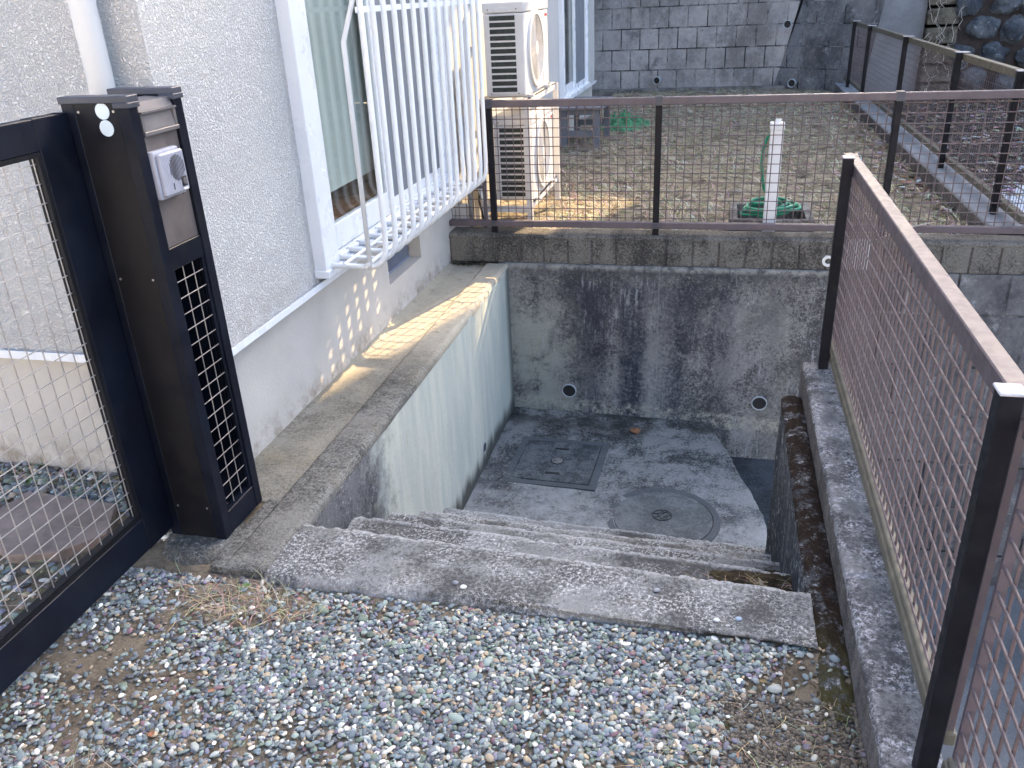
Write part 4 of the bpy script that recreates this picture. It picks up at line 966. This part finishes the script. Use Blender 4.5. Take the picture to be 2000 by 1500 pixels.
def blades(name, n, fx, col, L=(.03,.09), wd=.0012, lift=.5, label='', cat='grass', zf=gz, curl=.4):
    v = []; f = []; tc = []
    for i in range(n):
        x,y,c = fx(); z = zf(x,y)+.004; a = random.uniform(0,2*math.pi); ln = random.uniform(*L); el = random.uniform(0,lift); seg = 4; b0 = len(v)
        cc = [q*random.uniform(.7,1.3) for q in random.choice(col)]
        px,py,pz = x,y,z
        for s_ in range(seg+1):
            w_ = wd*(1-.7*s_/seg)*random.uniform(.9,1.1); nx_,ny_ = -math.sin(a),math.cos(a)
            v += [(px+nx_*w_,py+ny_*w_,pz),(px-nx_*w_,py-ny_*w_,pz+w_*.5)]; tc += [cc,cc]
            st_ = ln/seg; px += math.cos(a)*st_*math.cos(el); py += math.sin(a)*st_*math.cos(el); pz = max(pz+math.sin(el)*st_, zf(px,py)+.003); el -= random.uniform(0,curl*.6); a += random.uniform(-curl,curl)
        for s_ in range(seg): q = b0+2*s_; f.append((q,q+1,q+3,q+2))
    me = bpy.data.meshes.new(name); me.from_pydata(v,[],f); at = me.color_attributes.new('tone','FLOAT_COLOR','POINT')
    C4 = np.ones((len(v),4)); C4[:,:3] = np.array(tc); at.data.foreach_set('color', C4.reshape(-1)); me.materials.append(MAT['blade'])
    o = bpy.data.objects.new(name, me); COL.objects.link(o); return tag(o, label, cat, kind='stuff')
STRAW = [(.44,.36,.24),(.36,.29,.19),(.52,.45,.33),(.28,.22,.15)]
GREEN = [(.10,.15,.05),(.14,.19,.07),(.08,.12,.05)]
g2 = lambda mx,my,sx,sy: (random.gauss(mx,sx), min(random.gauss(my,sy),1.84), 0)
blades('dry_grass', 420, lambda: g2(-1.30,1.74,.13,.055), STRAW, (.03,.10), .0009, .7, 'thin dry straw grass by the corner of the ledge')
blades('dry_grass', 420, lambda: (random.gauss(-1.30,.12),random.gauss(1.02,.06),0), STRAW, (.04,.11), .0009, .7, 'dry straw grass at the lower left of the gravel')
blades('dry_grass', 260, lambda: (random.uniform(-.1,.40),random.uniform(1.0,1.66),0), STRAW, (.03,.12), .0008, .4, 'scattered straw stalks on the bare soil at the lower right')
blades('dry_grass', 90, lambda: (random.uniform(-1.5,.2),random.uniform(1.0,1.8),0), STRAW, (.02,.06), .0008, .3, 'a few straw stalks lying on the gravel')
blades('dry_grass', 900, lambda: (random.uniform(-2.9,-1.77),random.choice((random.gauss(1.62,.18),random.gauss(2.28,.05))),0), STRAW+GREEN, (.04,.12), .0010, .8, 'tangled straw and green shoots behind the gate')
YG = [(.46,.39,.27),(.58,.50,.36),(.28,.23,.17),(.16,.13,.09),(.17,.18,.08),(.68,.63,.52),(.42,.35,.25)]
def yfx():
    while True:
        x = random.uniform(-1.6,1.6); y = 5.4+8.8*random.random()**1.4
        if .02 < x < .70 and 5.3 < y < 6.05: continue
        if nz(x,y*.6,0,1.5,4) > -.05 or random.random() < .22: return x,y,0
blades('yard_grass', 21000, yfx, YG, (.04,.13), .0026, .75, 'short half-dry grass and straw covering the yard behind the fence', zf=yz)
# leaves and litter
def litter(name, n, fx, cols, s, label, zf):
    v = []; f = []; tc = []
    for i in range(n):
        x,y = fx(); z = zf(x,y)+random.uniform(.004,.02); a = random.uniform(0,6.28); L = random.uniform(*s); W = L*random.uniform(.35,.7); c = [q*random.uniform(.7,1.25) for q in random.choice(cols)]
        ca,sa = math.cos(a),math.sin(a); b0 = len(v); t1 = random.uniform(-.5,.5)
        for (u,w_,h) in ((-1,0,0),(-.3,-1,.3),(.5,-.8,.2),(1,0,0),(.4,.9,.3),(-.4,.9,.25)): v.append((x+u*L*ca-w_*W*sa, y+u*L*sa+w_*W*ca, z+h*L*.6+u*t1*L*.5)); tc.append(c)
        f += [(b0,b0+1,b0+2,b0+3),(b0,b0+3,b0+4,b0+5)]
    me = bpy.data.meshes.new(name); me.from_pydata(v,[],f); at = me.color_attributes.new('tone','FLOAT_COLOR','POINT'); C4 = np.ones((len(v),4)); C4[:,:3] = np.array(tc); at.data.foreach_set('color', C4.reshape(-1)); me.materials.append(MAT['blade'])
    o = bpy.data.objects.new(name, me); COL.objects.link(o); return tag(o, label, 'leaves', kind='stuff')
LC = [(.22,.14,.09),(.30,.21,.14),(.16,.10,.07),(.38,.33,.27),(.46,.44,.42)]
litter('leaf_litter', 5200, lambda: (random.uniform(1.9,6.5),5.45+9.3*random.random()), LC, (.025,.065), 'brown and pale dead leaves over the slope beyond the right fence', lambda x,y: -.50+.04*(y-6)+.05*nz(x,y,0,1.5,4))
litter('leaf_litter', 320, lambda: (1.62-abs(random.gauss(0,.12)),random.uniform(5.5,12)), LC, (.02,.045), 'dead leaves gathered along the foot of the right kerb', yz)
litter('leaf_litter', 110, lambda: (random.uniform(-1.69,-1.42),5.146-abs(random.gauss(0,.02))), [(.05,.04,.03),(.09,.07,.05)], (.006,.014), 'black rotted leaf crumbs in the far corner of the ledge', lambda x,y: -.018)
nS = 12000; sx = np.clip(RNG.normal(.18,.18,nS), -.4, .404); sy = RNG.uniform(.93,1.66,nS); kk = np.array([ (a+(1.30-b_)*.60+.06+.16*nz(a,b_,0,3.2,4)) > -.02 for a,b_ in zip(sx,sy)]); sx,sy = sx[kk],sy[kk]; nS = len(sx)
ss = RNG.uniform(.002,.0075,nS)**1.0
scatter_pebbles('soil_clods', np.stack([sx,sy,np.array([gz(a,b_) for a,b_ in zip(sx,sy)])+ss*.3],-1), np.stack([ss*1.2,ss,ss*.8],-1), np.array([(.075,.060,.042),(.105,.085,.060),(.14,.115,.085),(.05,.04,.03)])[RNG.integers(0,4,nS)], 'crumbly brown soil clods at the lower right', 1)
sheet_m = lambda nm,cx_,cy_,rx,ry,lb: None
for i,(mx_,my_,rx,ry) in enumerate(((.10,1.52,.055,.065),(.345,1.72,.06,.07),(.05,1.37,.035,.03))):
    P = []
    for a in np.linspace(0,2*math.pi,50):
        e = 1+.35*nz(math.cos(a)+i*3,math.sin(a),0,2.2,3); P.append([(min(.407,mx_+r*rx*e*math.cos(a)), my_+r*ry*e*math.sin(a), gz(mx_,my_)-.007+.009*(1-r**2)+.012*nz(math.cos(a)*r,math.sin(a)*r,i,4,5)) for r in np.linspace(.01,1,14)])
    o = grid_obj('moss', np.array(P), MAT['moss']); tag(o, ('low olive moss cushion on the soil below the right end of the top step','broad olive moss patch against the kerb wall','smallest moss cushion on the soil')[i], 'moss', kind='stuff')
blades('step_debris', 130, lambda: (random.gauss(.20,.09) if random.random()<.8 else random.uniform(-1.2,.3), 2.36-abs(random.gauss(0,.05)), 0), STRAW, (.02,.07), .0007, .5, 'dry straw and dirt caught on the second step by the mossy wall', 'debris', zf=lambda x,y: -.218)
litter('leaf_crumbs', 35, lambda: (random.uniform(-1.5,.38), random.uniform(.95,1.80)), [(.30,.17,.10),(.22,.12,.07),(.40,.30,.2)], (.004,.013), 'tiny brown leaf scraps scattered over the gravel', lambda x,y: gz(x,y)+.006)
# slab seen through the gate
pts = [(-2.47,1.93),(-2.43,2.16),(-2.04,2.14),(-1.95,1.97),(-2.05,1.84),(-2.2,1.80)]
o = MB().prism([(x,y) for x,y in pts][::-1], -.06, .0).build('stepping_stone', MAT['slab'], bevel=.006); tag(o, 'flat brown stepping stone behind the open gate', 'stepping stone')
# weeds
MAT['weed'] = plain('weed_leaf', (.10,.18,.045), .6, 0, .3, 30)
def weed(loc, s, label, seed):
    random.seed(seed); b = MB(); n = random.randint(9,14)
    for i in range(n):
        a = random.uniform(0,6.28); L = s*random.uniform(.6,1.1); el = random.uniform(.2,1.0); W = L*.28; ca,sa = math.cos(a),math.sin(a)
        q = [(loc[0]+ca*t*L*math.cos(el)-sa*w_*W, loc[1]+sa*t*L*math.cos(el)+ca*w_*W, loc[2]+.003+L*math.sin(el)*t*(1-.45*t)+.15*abs(w_)*W) for t,w_ in ((0,0),(.5,.8),(.85,.6),(1,0),(.85,-.6),(.5,-.8))]
        b.add(q, [(0,1,2,3),(0,3,4,5)])
    o = b.build('weed', MAT['weed'], loc=loc); return tag(o, label, 'weed', 'small green weeds on the ground')
weed((.262,1.265,gz(.262,1.265)), .028, 'small green weed on the soil near the kerb at the lower right', 1)
weed((.300,1.215,gz(.3,1.215)), .022, 'green rosette weed just below its neighbour near the kerb', 2)
weed((.20,1.30,gz(.2,1.3)), .018, 'smallest green weed on the bare soil', 3)
weed((.275,1.12,gz(.275,1.12)), .020, 'green weed sprig nearest the bottom edge by the kerb', 4)
weed((-1.34,1.79,gz(-1.34,1.79)), .030, 'grey-green weed in the straw by the ledge corner', 5)
weed((-1.86,2.00,gz(-1.86,2.0)), .045, 'leafy green weed behind the gate beside the stepping stone', 6)
weed((-1.90,1.90,gz(-1.9,1.9)), .040, 'green creeping weed at the near edge of the stepping stone', 7)
weed((-2.50,2.25,gz(-2.5,2.25)), .045, 'green weed against the foundation at the far left', 8)
weed((-2.32,2.24,gz(-2.32,2.24)), .040, 'green weed between the stepping stone and the foundation', 9)
# single pebbles on the top step
def pebble(loc, s, c, label, seed):
    V,F_ = ico(2); b = MB(); b.add([(loc[0]+v[0]*s*.9*(1+.15*nz(v[0]+seed,v[1],v[2],1,2)), loc[1]+v[1]*s*.7*(1+.15*nz(v[0]+seed,v[1],v[2],1,2)), loc[2]+s*.35+v[2]*s*.42) for v in V], F_.tolist())
    m_ = plain('pebble_%d'%seed, c, .6, 0, .15, 90); o = b.build('pebble', m_, smooth=True, loc=loc); return tag(o, label, 'pebble', 'single pebbles lying on the top step')
pebble((-.665,1.90,0), .012, (.62,.64,.60), 'white pebble lying on the top step', 1)
pebble((-.695,1.915,0), .011, (.17,.19,.23), 'dark grey pebble lying on the top step left of the white one', 2)
pebble((-.10,1.985,0), .012, (.24,.25,.28), 'grey pebble lying near the back edge of the top step', 3)
pebble((.13,1.90,0), .011, (.27,.35,.45), 'bluish pebble lying on the right part of the top step', 4)
pebble((.07,1.885,0), .010, (.62,.62,.6), 'small white pebble near the front right of the top step', 5)
leaf('fallen_leaf', (.005,1.36,gz(.005,1.36)+.006), 1.1, .045, MAT['leafpale'], 'pale tan leaf lying on the gravel at the right')
for i,(x,y) in enumerate(((.33,1.225),(.315,1.19))): leaf('fallen_leaf', (x,y,gz(x,y)+.01), i*2.2, .04, MAT['leafpale'], ('shredded cream leaf beside the weeds at the kerb','small cream leaf scrap nearest the bottom right')[i])
# cables on the lower path
for i,pts in enumerate(([(1.6,4.6,-2.19),(1.3,4.45,-2.185),(1.15,4.3,-2.19),(1.5,4.15,-2.19)],[(1.0,4.35,-2.19),(1.35,4.25,-2.19),(1.6,4.5,-2.19)])):
    o = MB().tube(pts, .007, 6).build('cable', MAT['black_cable'], smooth=True); tag(o, ('black cable curling over the lower path behind the near fence','second black cable crossing the lower path')[i], 'cable')

# pale house added unseen behind the camera: its sunlit front bounces light back
bounce_house = thing('added_house', 'pale house added behind the viewpoint to bounce sunlight back', 'house', (-2,-13,0))
MB().box(-12,8,-20,-11.5,-.5,6.2).build('wall', MAT['render'], bounce_house)
MB().prismx([(-20.6,6.2),(-10.9,6.2),(-15.7,8.4)], -12.5, 8.5).build('roof', MAT['roof'], bounce_house)
for i in range(4):
    o = MB().box(-10.5+i*4.6,-8.7+i*4.6,-11.52,-11.45,.9,2.3).build('window', MAT['navy_cap'], bounce_house); MB().box(-10.4+i*4.6,-8.8+i*4.6,-11.45,-11.44,1.0,2.2).build('pane', MAT['screen'], o)
